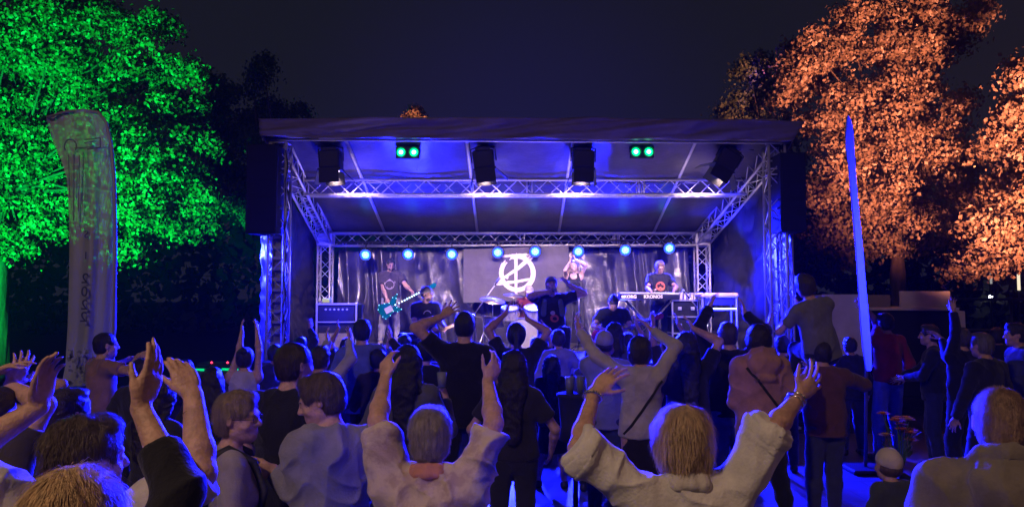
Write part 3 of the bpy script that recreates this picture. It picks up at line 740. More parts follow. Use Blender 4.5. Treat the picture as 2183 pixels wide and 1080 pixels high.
def tarp_box():
    Y = 12.4; a, b = P(1762, 627, Y), P(1826, 740, Y)
    t = empty('covered_trailer', ((a.x + b.x) / 2, Y + .6, 0), label='pale tarp covered trailer between the stage and the blue flag', cat='trailer')
    wd = b.x - a.x + .2
    def dd(u, v, p):
        d = np.zeros_like(p); d[:, 1:2] = -.06 * vn(p * 3, 61)[:, None]; return d
    zt = a.z
    cloth('cover', (-wd / 2, -.62, zt), (wd / 2, -.62, zt - .0), (wd / 2, -.62, .7), (-wd / 2, -.62, .7), 20, 20, dd, mat('tarp_pale', (.7, .64, .74), .6, var=.1, vscale=3), t)
    MB().box((0, 0, (zt + .7) / 2), (wd, 1.2, zt - .72), bev=.02).build('load', mat('tarp_pale2', (.6, .55, .66), .65, var=.1, vscale=3), t)
    MB().box((0, 0, .55), (wd, 1.3, .16), bev=.02).build('chassis', BLK, t)
    for sx in (-1, 1): MB().lathe([(0, -.08), (.24, -.08), (.27, -.04), (.27, .04), (.24, .08), (0, .08)], 20, Matrix.Translation((sx * (wd / 2 + .02), 0, .27)) @ Matrix.Rotation(pi / 2, 4, 'Y')).build('wheel', BLKP, t)
tarp_box()
t = empty('fence', (P(1990, 700, 17).x, 17, 0), label='dark railing with horizontal bars behind the kiosk', cat='fence')
m_ = MB()
for z in (.5, .9, 1.3, 2.0): m_.tube((-1, 0, z), (6, 0, z), .03)
m_.build('rail', mat('rail_grey', (.12, .12, .12), .5), t)
for k in range(6): MB().tube((-1 + k * 1.4, 0, 0), (-1 + k * 1.4, 0, 2.05), .03).build('post', mat('rail_grey', (.12,) * 3), t)
# distant street lamps
for i, (px, py, Y, lab, st, col) in enumerate([(1890, 583, 46, 'small bright distant street lamp left of the orange trunk', 30, (1, .95, .8)), (2112, 632, 40, 'small low distant lamp right of the raised phone hand', 25, (1, 1, 1)), (2171, 600, 30, 'slim pale lamp column at the right picture edge', 4, (1, .85, .6)), (2112, 590, 38, 'faint slender lamp column behind the right crowd', 1.2, (1, .95, .9))]):
    p = P(px, py, Y); t = empty('street_lamp', (p.x, Y, 0), label=lab, cat='street lamp', group='far street lamps')
    MB().tube((0, 0, 0), (0, 0, p.z), .05, .03).build('pole', mat('rail_grey', (.12,) * 3), t)
    if i < 2: MB().lathe([(0, .1), (.07, .05), (.1, 0), (.07, -.05), (0, -.1)], 14, Matrix.Translation((0, 0, p.z))).build('lamp_globe', emis('far_lamp%d' % i, col, st), t, True)
    else: MB().tube((0, -.02, p.z - .35), (0, -.02, p.z + .3), .055).build('lamp_tube', emis('far_lamp%d' % i, col, st * .25), t, True)
# bar hut at left with green strip
Y = 12.5; a, b = P(412, 786, Y), P(492, 786, Y)
t = empty('mixing_desk', ((a.x + b.x) / 2, Y + .3, 0), label='dark counter edged with a green light strip and two red lights at the left', cat='counter')
wd = b.x - a.x + .3
MB().box((0, 0, a.z / 2), (wd, .6, a.z), bev=.01).build('counter', mat('counter_grey', (.10, .095, .10), .8, var=.2, vscale=30, aniso=(8, 1, .3)), t)
m_ = MB(); rnd = random.Random(2)
x = -wd / 2
while x < wd / 2: l = rnd.uniform(.03, .1); m_.box((x + l / 2, -.31, a.z - .01 + rnd.uniform(-.008, .008)), (l, .02, rnd.uniform(.015, .045))); x += l + rnd.uniform(.0, .03)
m_.build('green_light_strip', emis('green_strip', (0, 1, .3), .8), t)
for dx in (-.05, .22): MB().lathe([(0, .02), (.02, 0), (0, -.02)], 10, Matrix.Translation((dx, -.2, a.z + .1))).build('red_light', emis('red_led', (1, .03, .08), 6), t)
MB().box((.05, 0, a.z + .05), (.7, .4, .08), bev=.02).build('mixer', BLK, t)
# ================================================================ TREES
LEAF = mat('leaf', (.055, .095, .03), .5, var=.35, vscale=1.6, spec=.4)
LEAF2 = mat('leaf_orange_tinted', (.125, .085, .06), .5, var=.35, vscale=1.6, spec=.4)  # brown leaf colour carries part of the orange floodlight tint
LEAF3 = mat('leaf_dark', (.035, .05, .022), .6, var=.3, vscale=1.5)
BARK = mat('bark', (.075, .05, .04), .9, var=.4, vscale=9, bump=.8, bscale=22, aniso=(1, 1, .25))
def tree(name, Y, blobs, base, label, leafm, leaf=.09, dens=1.0, seed=1, tr=.22, group=None, cat='tree', sub_r=.29, per=150, top=None):
    rnd = np.random.RandomState(seed); s = FPX / Y
    t = empty(name, (base.x, Y, 0), label=label, cat=cat, group=group); B = np.array(t.location)
    cs = []; limbs = MB(); tb = Vector((0, 0, 0)); trunk_top = Vector((0, 0, (top or 3.0)))
    limbs.path([(0, 0, -.1), (.03, 0, .5), (-.02, .02, trunk_top.z * .55), (0, 0, trunk_top.z)], tr * 1.25, n=12, r2=tr * .8)
    for (px, py, r, *dz) in blobs:
        off = dz[0] if dz else rnd.uniform(-.8, .8)
        c = np.array(P(px, py, Y + off)); R = r / s
        cl = Vector(c - B); mid = trunk_top.lerp(cl, .45) + Vector(rnd.uniform(-.3, .3, 3)); mid.z = max(mid.z, trunk_top.z * .9) if cl.z > trunk_top.z else mid.z
        limbs.path([trunk_top - Vector((0, 0, .4)), mid, cl], tr * .17, n=6, r2=.012)
        n = max(5, int(dens * 22 * (R / .8) ** 2 / (sub_r / .34) ** 2))
        d = rnd.normal(size=(n, 3)); d /= np.linalg.norm(d, axis=1)[:, None]; rad = R * rnd.uniform(.45, 1.02, n) ** .7
        d[:, 1] *= 1.0
        for k in range(n):
            cs.append(c + d[k] * rad[k])
            if rnd.rand() < .2: limbs.path([cl, Vector(c + d[k] * rad[k] - B)], .014, n=4, r2=.005)
    limbs.build('trunk', BARK, t, True)
    cs = np.array(cs); N = len(cs) * per
    cc = np.repeat(cs, per, 0); o = rnd.normal(size=(N, 3)) * sub_r * np.array([.55, .55, .34])
    # drooping lower rim for a layered look
    o[:, 2] -= .35 * (o[:, 0] ** 2 + o[:, 1] ** 2) / sub_r
    pos = cc + o - B
    nrm = o / (np.linalg.norm(o, axis=1)[:, None] + 1e-6) + rnd.normal(size=(N, 3)) * .42 + np.array([0, -.15, .1]); nrm /= np.linalg.norm(nrm, axis=1)[:, None]
    a = rnd.normal(size=(N, 3)) + np.array([0, 0, -.8]); a -= nrm * (a * nrm).sum(1)[:, None]; a /= np.linalg.norm(a, axis=1)[:, None]
    b = np.cross(nrm, a)
    L = leaf * rnd.uniform(.6, 1.3, N)[:, None]
    v = np.stack([pos, pos + a * L * .5 + b * L * .36 + nrm * L * .12, pos + a * L, pos + a * L * .5 - b * L * .36 + nrm * L * .12], 1).reshape(-1, 3)
    f = np.arange(N * 4).reshape(-1, 4)
    f = np.concatenate([f[:, [0, 1, 2]], f[:, [0, 2, 3]]], 0)
    link_mesh('crown', v, f, leafm, t)
    print(name, len(cs), N); return t
tree('broadleaf_tree', 15.5, [(-40, 80, 90), (30, 50, 80), (120, 70, 70), (150, 20, 50), (170, 150, 70), (215, 30, 45), (40, 190, 85), (-40, 260, 110), (225, 185, 60), (60, 300, 95), (175, 255, 75), (110, 380, 85),
      (20, 420, 90), (250, 270, 70), (330, 250, 75), (390, 330, 70), (300, 350, 85), (230, 420, 70), (370, 410, 65), (300, 440, 60), (430, 440, 38), (255, 510, 34), (285, 60, 45), (310, 130, 55), (380, 210, 50), (40, 500, 38), (100, 475, 40),
      (400, 150, 25), (390, 470, 30), (-30, 480, 60), (170, 430, 50), (345, 45, 22)],
     P(-12, 700, 15.5), 'big broadleaf tree at the left lit vivid green by a floodlight', LEAF, dens=1.0, seed=3, tr=.26, top=4.6)
tree('dark_tree', 19.0, [(450, 260, 60), (520, 330, 70), (470, 400, 60), (560, 420, 60), (560, 250, 50), (600, 330, 50), (470, 190, 45), (540, 170, 30), (560, 130, 18), (620, 230, 30)],
     P(590, 700, 19), 'dim dark tree half hidden behind the left loudspeaker', LEAF3, dens=.9, seed=5, leaf=.09, tr=.2, top=4.4)
tree('orange_lit_tree', 16.0, [(1725, 95, 45), (1700, 140, 45), (1770, 165, 45), (1690, 190, 28), (1820, 80, 40), (1810, 25, 35), (1880, 90, 55), (1875, 35, 35), (1990, 20, 55), (2050, 20, 45), (1950, 80, 45), (2045, 70, 38),
      (1985, 110, 36), (1920, 165, 48), (1955, 190, 40), (1890, 215, 40), (1960, 245, 42), (1840, 190, 35), (1800, 225, 45), (1740, 245, 35), (2050, 225, 25), (2020, 290, 45), (1900, 300, 60), (1820, 300, 55),
      (1970, 320, 60), (1780, 350, 50), (1860, 380, 65), (1950, 400, 65), (2040, 370, 40), (1790, 430, 55), (1880, 470, 60), (1960, 480, 50), (2030, 450, 45), (1750, 490, 42), (1820, 505, 42), (1800, 550, 20), (1740, 400, 30), (1690, 110, 25), (2075, 410, 22)],
     P(1920, 700, 16), 'tall tree with orange lit leaves and bare reddish trunk right of the stage', LEAF2, dens=.92, seed=7, tr=.17, top=4.6, group='orange lit trees')
tree('orange_lit_tree', 13.5, [(2180, 130, 40), (2200, 220, 60), (2150, 260, 38), (2130, 300, 30), (2190, 330, 60), (2150, 380, 42), (2210, 430, 60), (2120, 430, 30), (2170, 490, 50), (2100, 480, 28), (2110, 540, 34), (2060, 560, 20), (2260, 300, 80)],
     P(2290, 700, 13.5), 'orange lit tree cut by the right edge of the picture', LEAF2, dens=1.0, seed=9, tr=.2, top=4.6, group='orange lit trees')
tree('dark_tree', 18.0, [(1600, 160, 40), (1640, 220, 45), (1580, 230, 40), (1700, 300, 50), (1720, 400, 50), (1700, 500, 55), (1740, 560, 40), (1660, 560, 40), (1620, 130, 20), (1690, 620, 30)],
     P(1700, 700, 18), 'faint dark tree standing just right of the stage roof', LEAF3, dens=.8, seed=11, leaf=.09, tr=.16, top=4.2)
tree('treetop', 24.0, [(884, 236, 10), (880, 262, 26), (890, 300, 45), (860, 330, 40)], P(884, 700, 24), 'small orange lit treetop poking up behind the stage roof', LEAF2, dens=1.6, seed=13, leaf=.08, tr=.14, top=4.5, sub_r=.22)
spot('treetop_flood', P(884, 420, 20) , P(884, 240, 24), 4500, (1, .32, .14), 40, .6, .1)
# ================================================================ PEOPLE (smooth-blended implicit bodies, meshed by surface nets)
class Field:
    def __init__(s): s.p = []
    def cap(s, a, b, ra, rb=None, k=.02, sub=False, flat=0, sq=None):
        s.p.append(('c', np.array(a, float), np.array(b, float), ra, ra if rb is None else rb, k, sub, flat, sq)); return s
    def ell(s, c, r, R=None, k=.03, sub=False):
        s.p.append(('e', np.array(c, float), np.array(r, float), None if R is None else np.array(R, float), 0, k, sub, 0, None)); return s
    def plane(s, pt, n):   # keep the side the normal points away from
        s.p.append(('p', np.array(pt, float), np.array(n, float), 0, 0, 0, True, 0, None)); return s
    def mesh(s, v, disp=None, maxcells=16e6):
        lo = np.full(3, 1e9); hi = -lo
        for q in s.p:
            if q[6] or q[0] == 'p': continue
            if q[0] == 'c':
                r = max(q[3], q[4]); lo = np.minimum(lo, np.minimum(q[1], q[2]) - r); hi = np.maximum(hi, np.maximum(q[1], q[2]) + r)
            else: r = q[2].max() if q[3] is not None else q[2]; lo = np.minimum(lo, q[1] - r); hi = np.maximum(hi, q[1] + r)
        lo -= 3 * v; hi += 3 * v
        n = np.ceil((hi - lo) / v).astype(int) + 1
        if n.prod() > maxcells: v *= (n.prod() / maxcells) ** (1 / 3); n = np.ceil((hi - lo) / v).astype(int) + 1
        ax = [lo[i] + v * np.arange(n[i]) for i in range(3)]
        F = np.full(n, .08, np.float32)
        for kind, A, B_, ra, rb, k, sub, flat, sq in s.p:
            if kind == 'p':
                d = ((ax[0][:, None, None] - A[0]) * B_[0] + (ax[1][None, :, None] - A[1]) * B_[1] + (ax[2][None, None, :] - A[2]) * B_[2]).astype(np.float32)
                F = np.maximum(F, d); continue
            m = .03 + k
            if kind == 'c': r = max(ra, rb); l = np.minimum(A, B_) - r - m; h = np.maximum(A, B_) + r + m
            else: r = B_.max() if ra is not None else B_; l = A - r - m; h = A + r + m
            i0 = np.clip(np.floor((l - lo) / v).astype(int), 0, n); i1 = np.clip(np.ceil((h - lo) / v).astype(int) + 1, 0, n)
            if (i1 <= i0).any(): continue
            X = ax[0][i0[0]:i1[0]][:, None, None]; Y = ax[1][i0[1]:i1[1]][None, :, None]; Z = ax[2][i0[2]:i1[2]][None, None, :]
            if kind == 'c':
                ba = B_ - A; L2 = max(ba @ ba, 1e-9)
                t = ((X - A[0]) * ba[0] + (Y - A[1]) * ba[1] + (Z - A[2]) * ba[2]) / L2
                tc = np.clip(t, 0, 1)
                dx, dy, dz = X - A[0] - tc * ba[0], Y - A[1] - tc * ba[1], Z - A[2] - tc * ba[2]
                if sq is not None:   # squash along direction sq[0] by factor sq[1]
                    u, fct = sq; pr = dx * u[0] + dy * u[1] + dz * u[2]; g = pr * (1 / fct - 1)
                    dx = dx + g * u[0]; dy = dy + g * u[1]; dz = dz + g * u[2]
                d = np.sqrt(dx * dx + dy * dy + dz * dz) - (ra + (rb - ra) * tc)
                if flat:
                    Ln = math.sqrt(L2)
                    if flat & 1: d = np.maximum(d, -t * Ln)
                    if flat & 2: d = np.maximum(d, (t - 1) * Ln)
            else:
                x, y, z = X - A[0], Y - A[1], Z - A[2]
                if ra is not None:
                    R = ra; x, y, z = R[0][0] * x + R[1][0] * y + R[2][0] * z, R[0][1] * x + R[1][1] * y + R[2][1] * z, R[0][2] * x + R[1][2] * y + R[2][2] * z
                k0 = np.sqrt((x / B_[0]) ** 2 + (y / B_[1]) ** 2 + (z / B_[2]) ** 2); k1 = np.sqrt((x / B_[0] ** 2) ** 2 + (y / B_[1] ** 2) ** 2 + (z / B_[2] ** 2) ** 2)
                d = k0 * (k0 - 1) / np.maximum(k1, 1e-6)
            sl = (slice(i0[0], i1[0]), slice(i0[1], i1[1]), slice(i0[2], i1[2])); f = F[sl]
            if sub: F[sl] = np.maximum(f, -d) if k <= 0 else smax(f, -d, k)
            else:
                hh = np.maximum(k - np.abs(f - d), 0) / max(k, 1e-6); F[sl] = np.minimum(f, d) - hh * hh * k * .25
        if disp is not None: pass
        return nets(F, lo, v)
def smax(a, b, k):
    h = np.maximum(k - np.abs(a - b), 0) / k; return np.maximum(a, b) + h * h * k * .25
def nets(F, lo, v):
    S = F < 0; c = np.zeros(np.array(F.shape) - 1, np.int8)
    for dx in (0, 1):
        for dy in (0, 1):
            for dz in (0, 1): c += S[dx:dx + c.shape[0], dy:dy + c.shape[1], dz:dz + c.shape[2]]
    I = np.argwhere((c > 0) & (c < 8)); N = len(I)
    if N == 0: return np.zeros((0, 3)), np.zeros((0, 4), int)
    idx = np.full(c.shape, -1, np.int64); idx[I[:, 0], I[:, 1], I[:, 2]] = np.arange(N)
    acc = np.zeros((N, 3)); cnt = np.zeros(N)
    for axis in range(3):
        o = [a for a in range(3) if a != axis]
        for u in (0, 1):
            for w_ in (0, 1):
                a = I.copy(); a[:, o[0]] += u; a[:, o[1]] += w_; b = a.copy(); b[:, axis] += 1
                fa = F[a[:, 0], a[:, 1], a[:, 2]]; fb = F[b[:, 0], b[:, 1], b[:, 2]]; m = (fa < 0) != (fb < 0)
                t = np.where(m, fa / np.where(m, fa - fb, 1), 0); p = a.astype(float); p[:, axis] += t
                acc[m] += p[m]; cnt[m] += 1
    V = lo + v * acc / cnt[:, None]
    Q = []
    for axis in range(3):
        o = [(axis + 1) % 3, (axis + 2) % 3]
        s0 = np.take(S, range(S.shape[axis] - 1), axis); s1 = np.take(S, range(1, S.shape[axis]), axis)
        E = np.argwhere(s0 != s1)
        E = E[(E[:, o[0]] > 0) & (E[:, o[1]] > 0) & (E[:, o[0]] < S.shape[o[0]] - 1) & (E[:, o[1]] < S.shape[o[1]] - 1)]
        fl = S[E[:, 0], E[:, 1], E[:, 2]]
        def g(d0, d1):
            e = E.copy(); e[:, o[0]] -= d0; e[:, o[1]] -= d1; return idx[e[:, 0], e[:, 1], e[:, 2]]
        q = np.stack([g(1, 1), g(0, 1), g(0, 0), g(1, 0)], 1); q[~fl] = q[~fl][:, ::-1]
        Q.append(q)
    return V, np.concatenate(Q)

def vnormals(V, Q):
    n = np.cross(V[Q[:, 2]] - V[Q[:, 0]], V[Q[:, 3]] - V[Q[:, 1]]); r = np.zeros_like(V)
    for k in range(4): np.add.at(r, Q[:, k], n)
    return r / (np.linalg.norm(r, axis=1)[:, None] + 1e-12)
def wrinkle(V, Q, amp, seed, sc=1.0):
    if len(V) == 0: return V
    N = vnormals(V, Q)
    p = V * np.array([7., 7., 4.6]) * sc + vn(V * 4 * sc, seed + 9)[:, None] * 1.4
    a = 1 - np.abs(2 * vn(p, seed) - 1); b = 1 - np.abs(2 * vn(p * np.array([2.1, 2.1, 1.7]) + 5, seed + 1) - 1)
    p3 = np.stack([V[:, 0] * 5 + V[:, 2] * 7, V[:, 1] * 5, V[:, 2] * 5 - V[:, 0] * 6], 1) * sc; c = 1 - np.abs(2 * vn(p3 + vn(V * 6 * sc, seed + 4)[:, None], seed + 2) - 1)
    d = a ** 3 * .7 + b ** 2 * .3 + c ** 4 * .8 - .45
    return V + N * (d * amp)[:, None]

def Rz(a): return np.array(Matrix.Rotation(a, 3, 'Z'))
def Rx(a): return np.array(Matrix.Rotation(a, 3, 'X'))
def Ry(a): return np.array(Matrix.Rotation(a, 3, 'Y'))
def unit(v): v = np.asarray(v, float); return v / (np.linalg.norm(v) + 1e-9)

def hand(fd, wr, fdir, pn, side, k, v, curl=.25, spread=.12, thumb=.7, grip=False):
    """wr wrist point, fdir finger direction, pn palm normal (where the palm looks), side vector toward the thumb"""
    f = unit(fdir); n = unit(pn - np.dot(pn, f) * f); t = unit(side - np.dot(side, f) * f - np.dot(side, n) * n)
    r = max(.0077 * k, .60 * v)
    L = [.040, .046, .042, .034]; off = [.027, .009, -.009, -.026]; kn = [.086, .090, .086, .078]
    fd.cap(wr, wr + f * .03 * k, .022 * k, .024 * k, k=.015, sq=(n, .72))
    fd.cap(wr + f * .045 * k + t * .012 * k, wr + f * .075 * k + t * .014 * k, .027 * k, .024 * k, k=.014, sq=(n, .55))
    fd.cap(wr + f * .045 * k - t * .012 * k, wr + f * .070 * k - t * .016 * k, .026 * k, .022 * k, k=.014, sq=(n, .55))
    for i in range(4):
        p = wr + f * kn[i] * k + t * off[i] * k
        fd.cap(wr + f * .04 * k + t * off[i] * .8 * k, p, r * 1.25, r * 1.15, k=.012)
        d = unit(f + t * spread * (1.5 - i) * 1.1); c = curl * (1 + .12 * i)
        for j, lf in enumerate((1.0, .68, .52)):
            d = unit(d * cos(c * (.9 + .3 * j)) + n * sin(c * (.9 + .3 * j)))
            q = p + d * L[i] * lf * k; rr = r * (1.08 - .1 * j); fd.cap(p, q, rr, rr * .93, k=.004); p = q
    b = wr + f * .022 * k + t * .022 * k; m = b + (f * (.75 - .2 * thumb) + t * thumb + n * .25) * .04 * k
    fd.cap(b, m, r * 1.75, r * 1.35, k=.014)
    d = unit(f * (1.0 if not grip else .4) + t * thumb * .75 + n * (.3 if not grip else .9)); q = m + d * .034 * k; fd.cap(m, q, r * 1.3, r * 1.1, k=.006)
    d = unit(d + n * .25 + f * .3); fd.cap(q, q + d * .027 * k, r * 1.12, r * .95, k=.005)

SKIN = dict(light=(.52, .31, .235), tan=(.43, .24, .17), pale=(.60, .40, .33))
PEOPLE = []
def person(label, x, top, d, face=0, skin='light', sex='m', shirt=('tee', (.02, .02, .022)), pants=('long', (.03, .035, .06)), hair=('short', (.05, .03, .02)),
           armL=None, armR=None, lean=0, tilt=0, yaw=0, nod=0, base=0.0, v=None, pose='stand', build=1.0, H=None, beard=None, glasses=False, group=None,
           shoes=(.02, .02, .022), seed=None, extra=None, legs=None, twist=0, wr_amp=.010, hem=None, headk=1.0, strands=False, pattern=None, sleeve=None, wave=0, cat='person', collar=None, hipz=None, legspread=1.0, bag=None):
    """x,top = head centre / crown in photo pixels; d = depth; face = heading in degrees (0 looks at the stage)"""
    seed = seed if seed is not None else len(PEOPLE) + 1; rnd = random.Random(seed); PEOPLE.append(label)
    v = v or (.0056 if d < 3.0 else .0075 if d < 5 else .0095 if d < 9 else .0115)
    hp = P(x, top, d); Ht = hp.z - base
    root = Vector((hp.x, d, base)); rz = radians(face)
    R0 = Matrix.Rotation(rz, 3, 'Z'); R0i = np.array(R0.transposed())
    def loc(p): return R0i @ (np.array(p, float) - np.array(root))          # world -> local
    ln, tl = radians(lean), radians(tilt)
    k = (H / 1.75) if H else Ht / (1.755 - .83 * (1 - cos(ln)) - .02 * (hair[0] in ('bald', 'buzz')))
    if pose == 'stand': hz = .92 * k
    else:
        k = (H or 1.75) / 1.75; hz = hipz if hipz is not None else Ht - .835 * k * cos(ln)
    hip = np.array((0, 0, hz)); Rt = Ry(tl) @ Rx(-ln) @ Rz(radians(twist))
    off = -(Rt @ np.array((0, .01, .835 * k)))[:2] if pose != 'x' else np.zeros(2)   # keep the head over the root pixel
    hip[:2] += off * np.array([1, 1])
    def T(X, Y, Z): return hip + Rt @ (np.array((X * build if abs(Z - 1.2) < .35 else X, Y * build if abs(Z-1.2)<.3 else Y, Z - .92)) * k)
    fem = sex == 'f'; sw = .165 if fem else .185
    Bf, Sf, Qf = Field(), Field(), Field()
    # ---- torso
    bw = build
    def tors(fd, e, loose=0.0, hemz=.92, flat=True):
        W = lambda a: a * k * bw + e
        Rm = Rt
        zc = .97 if e == 0 else 1.0
        fd.ell(T(0, -.005, zc), (W(.165 if fem else .155), W(.115), (.13 if e == 0 else .12) * k), Rm, k=.05)
        fd.ell(T(0, .005, 1.10), (W(.128 if fem else .145) + loose, W(.10) + loose, .16 * k), Rm, k=.06)
        fd.ell(T(0, 0, 1.28), (W(.148 if fem else .165) + loose * .5, W(.108) + loose * .4, .18 * k), Rm, k=.06)
        fd.ell(T(0, -.01, 1.375), (W(sw * .86), W(.082), .085 * k + e), Rm, k=.05)
        if fem:
            for s_ in (-1, 1): fd.ell(T(.07 * s_, .085, 1.27), (W(.055), W(.055), W(.055)), Rm, k=.03)
        for s_ in (-1, 1): fd.cap(T(.03 * s_, -.015, 1.475), T(sw * .9 * s_, -.01, 1.425), .042 * k + e, .048 * k + e, k=.05)
    tors(Bf, 0)
    # ---- head frame
    nb = T(0, -.012, 1.455); Rh = Rt @ Rz(radians(yaw)) @ Rx(radians(nod)); hk = (.55 * k + .45) * headk
    nt_ = T(0, .012, 1.56)
    hc = nt_ + Rh @ np.array((0, .018, .085)) * hk
    Bf.cap(nb, nt_, (.056 if not fem else .048) * k, (.054 if not fem else .046) * k, k=.04)
    def Hd(X, Y, Z): return hc + Rh @ (np.array((X, Y, Z)) * hk)
    hr = lambda *a: tuple(q * hk for q in a)
    Bf.ell(Hd(0, -.012, .02), hr(.077, .097, .090), Rh, k=.02)            # skull
    Bf.ell(Hd(0, .030, -.035), hr(.062, .066, .085), Rh, k=.03)            # face
    Bf.ell(Hd(0, .062, -.092), hr(.026, .024, .022), Rh, k=.025)           # chin
    Bf.cap(Hd(-.045, .01, -.068), Hd(-.012, .062, -.094), .020 * hk, .018 * hk, k=.03).cap(Hd(.045, .01, -.068), Hd(.012, .062, -.094), .020 * hk, .018 * hk, k=.03)
    Bf.cap(Hd(-.03, .083, .012), Hd(.03, .083, .012), .012 * hk, k=.018)   # brow
    for s_ in (-1, 1):
        Bf.ell(Hd(.031 * s_, .098, -.010), hr(.017, .014, .011), Rh, k=.012, sub=True)
        Bf.ell(Hd(.031 * s_, .083, -.010), hr(.0125, .0125, .0115), Rh, k=.004)
        Bf.ell(Hd(.046 * s_, .062, -.040), hr(.020, .022, .018), Rh, k=.02)
        # ear: rim + bowl
        Bf.ell(Hd(.080 * s_, -.006, -.010), hr(.010, .019, .030), Rh @ Rx(.15) @ Rz(-.35 * s_), k=.008)
        Bf.ell(Hd(.090 * s_, .000, -.008), hr(.006, .009, .016), Rh, k=.004, sub=True)
    Bf.cap(Hd(0, .090, .004), Hd(0, .112, -.034), .008 * hk, .0125 * hk, k=.014).cap(Hd(-.011, .099, -.038), Hd(.011, .099, -.038), .008 * hk, k=.01)
    Bf.cap(Hd(-.019, .088, -.066), Hd(.019, .088, -.066), .0065 * hk, k=.008).cap(Hd(-.016, .087, -.077), Hd(.016, .087, -.077), .0068 * hk, k=.008)
    # ---- arms
    eye = np.eye(3); tips = {}
    sk = shirt[0]; slv = sleeve if sleeve is not None else dict(tee=.62, long=1.95, hoodie=1.95, tank=0, roll=.95, vest=.45)[sk]
    e_s = dict(tee=.014, long=.013, hoodie=.026, tank=.009, roll=.02, vest=.02)[sk] * (.7 + .3 * k)
    for s_, arm in ((-1, armL), (1, armR)):
        S = T(sw * s_, -.01, 1.41); U, Fr = .285 * k, .255 * k
        if arm is None: arm = dict(l=(.27 * s_ , .05 + rnd.uniform(-.03, .1), .88 + rnd.uniform(0, .06)))
        if 'l' in arm: W_ = np.array(arm['l'], float) * np.array([k, k, k]); W_ = W_ + np.array([off[0] * .7, off[1] * .7, (hz - .92 * k)])
        else: W_ = loc(P(arm['w'][0], arm['w'][1], d + arm['w'][2]))
        if W_[2] > S[2] + .05: S = S + np.array((-.015 * s_, 0, .035)) * k
        D = W_ - S; L = np.linalg.norm(D); mx = (U + Fr) * .985
        if L > mx:
            if 'w' in arm and L > mx * 1.12: print('reach', label[:30], s_, round(L / mx, 2))
            W_ = S + D * mx / L; L = mx; D = W_ - S
        if L < .14 * k: W_ = S + D / L * .14 * k; L = .14 * k; D = W_ - S
        if 'e' in arm: pole = loc(P(arm['e'][0], arm['e'][1], d + arm['e'][2])) - S
        else: pole = Rt @ np.array(arm.get('pole', (1.0 * s_, -.3 if W_[2] > S[2] - .1 else -.6, -.5 if W_[2] > S[2] else -.4)), float) * np.array((1, 1, 1))
        a = (U * U - Fr * Fr + L * L) / (2 * L); hgt = math.sqrt(max(U * U - a * a, 1e-6)); dn = D / L
        pl = unit(pole - np.dot(pole, dn) * dn); E = S + dn * a + pl * hgt
        th = (1.0 if not fem else .86) * (.5 + .5 * bw) * k
        Bf.ell(S, (.062 * th, .060 * th, .066 * th), None, k=.04)
        Bf.cap(S, E, .051 * th, .041 * th, k=.03); mid = E + (W_ - E) * .28
        Bf.cap(E, mid, .041 * th, .0435 * th, k=.02); Bf.cap(mid, W_, .0435 * th, .0275 * th, k=.02)
        fu = unit(W_ - E)
        fdir = loc(P(arm['t'][0], arm['t'][1], d + arm['t'][2])) - W_ if 't' in arm else fu + np.array(arm.get('td', (0, 0, 0)), float)
        pn = np.array(arm.get('pn', (-1.0 * s_, .35, 0)), float); sd = np.cross(pn, fdir) * (1 if s_ > 0 else -1)
        # thumb side: for a raised hand with palm inward the thumb looks backward toward the head
        if 'th' in arm: sd = np.array(arm['th'], float)
        hand(Bf, W_, fdir, pn, sd, k * (1 if not fem else .92), v, curl=arm.get('curl', .22), spread=arm.get('spread', .12), thumb=arm.get('thumb', .7), grip=arm.get('grip', False))
        tips[s_] = (W_, unit(fdir), unit(pn), E, S, fu)
        # sleeve
        if slv > 0:
            e = e_s
            if sk in ('tee', 'vest', 'roll'):
                tE = S + (E - S) * min(1, slv); fu2 = unit(E - S)
                Sf.cap(S, tE, .056 * th + e, (.052 if slv < .99 else .044) * th + e * 1.35, k=.05, flat=2 if slv <= 1 else 0)
                if sk == 'roll' and slv <= 1:
                    for q_ in range(3): Sf.cap(tE - fu2 * (.045 - .022 * q_) * k, tE + fu2 * (-.02 + .022 * q_) * k, .052 * th + e * (1.5 + .2 * (q_ % 2)), .052 * th + e * (1.45 + .3 * (q_ % 2)), k=.006, flat=3)
            else: Sf.cap(S, E, .056 * th + e, .046 * th + e, k=.05)
            if slv > 1:
                tE = E + (W_ - E) * (slv - 1); Sf.cap(E, tE, .046 * th + e, (.046 - .014 * (slv - 1)) * th + e * (1.0 if sk != 'hoodie' else .7), k=.025, flat=2)
                if sk == 'roll': Sf.cap(tE - fu * .035 * k, tE + fu * .02 * k, .058 * th, .062 * th, k=.008, flat=3)
                if sk == 'hoodie': Sf.cap(tE - fu * .05, tE - fu * .0, .036 * th + e * .5, .034 * th + e * .5, k=.01, flat=3)
    # ---- legs
    kn, an = {}, {}
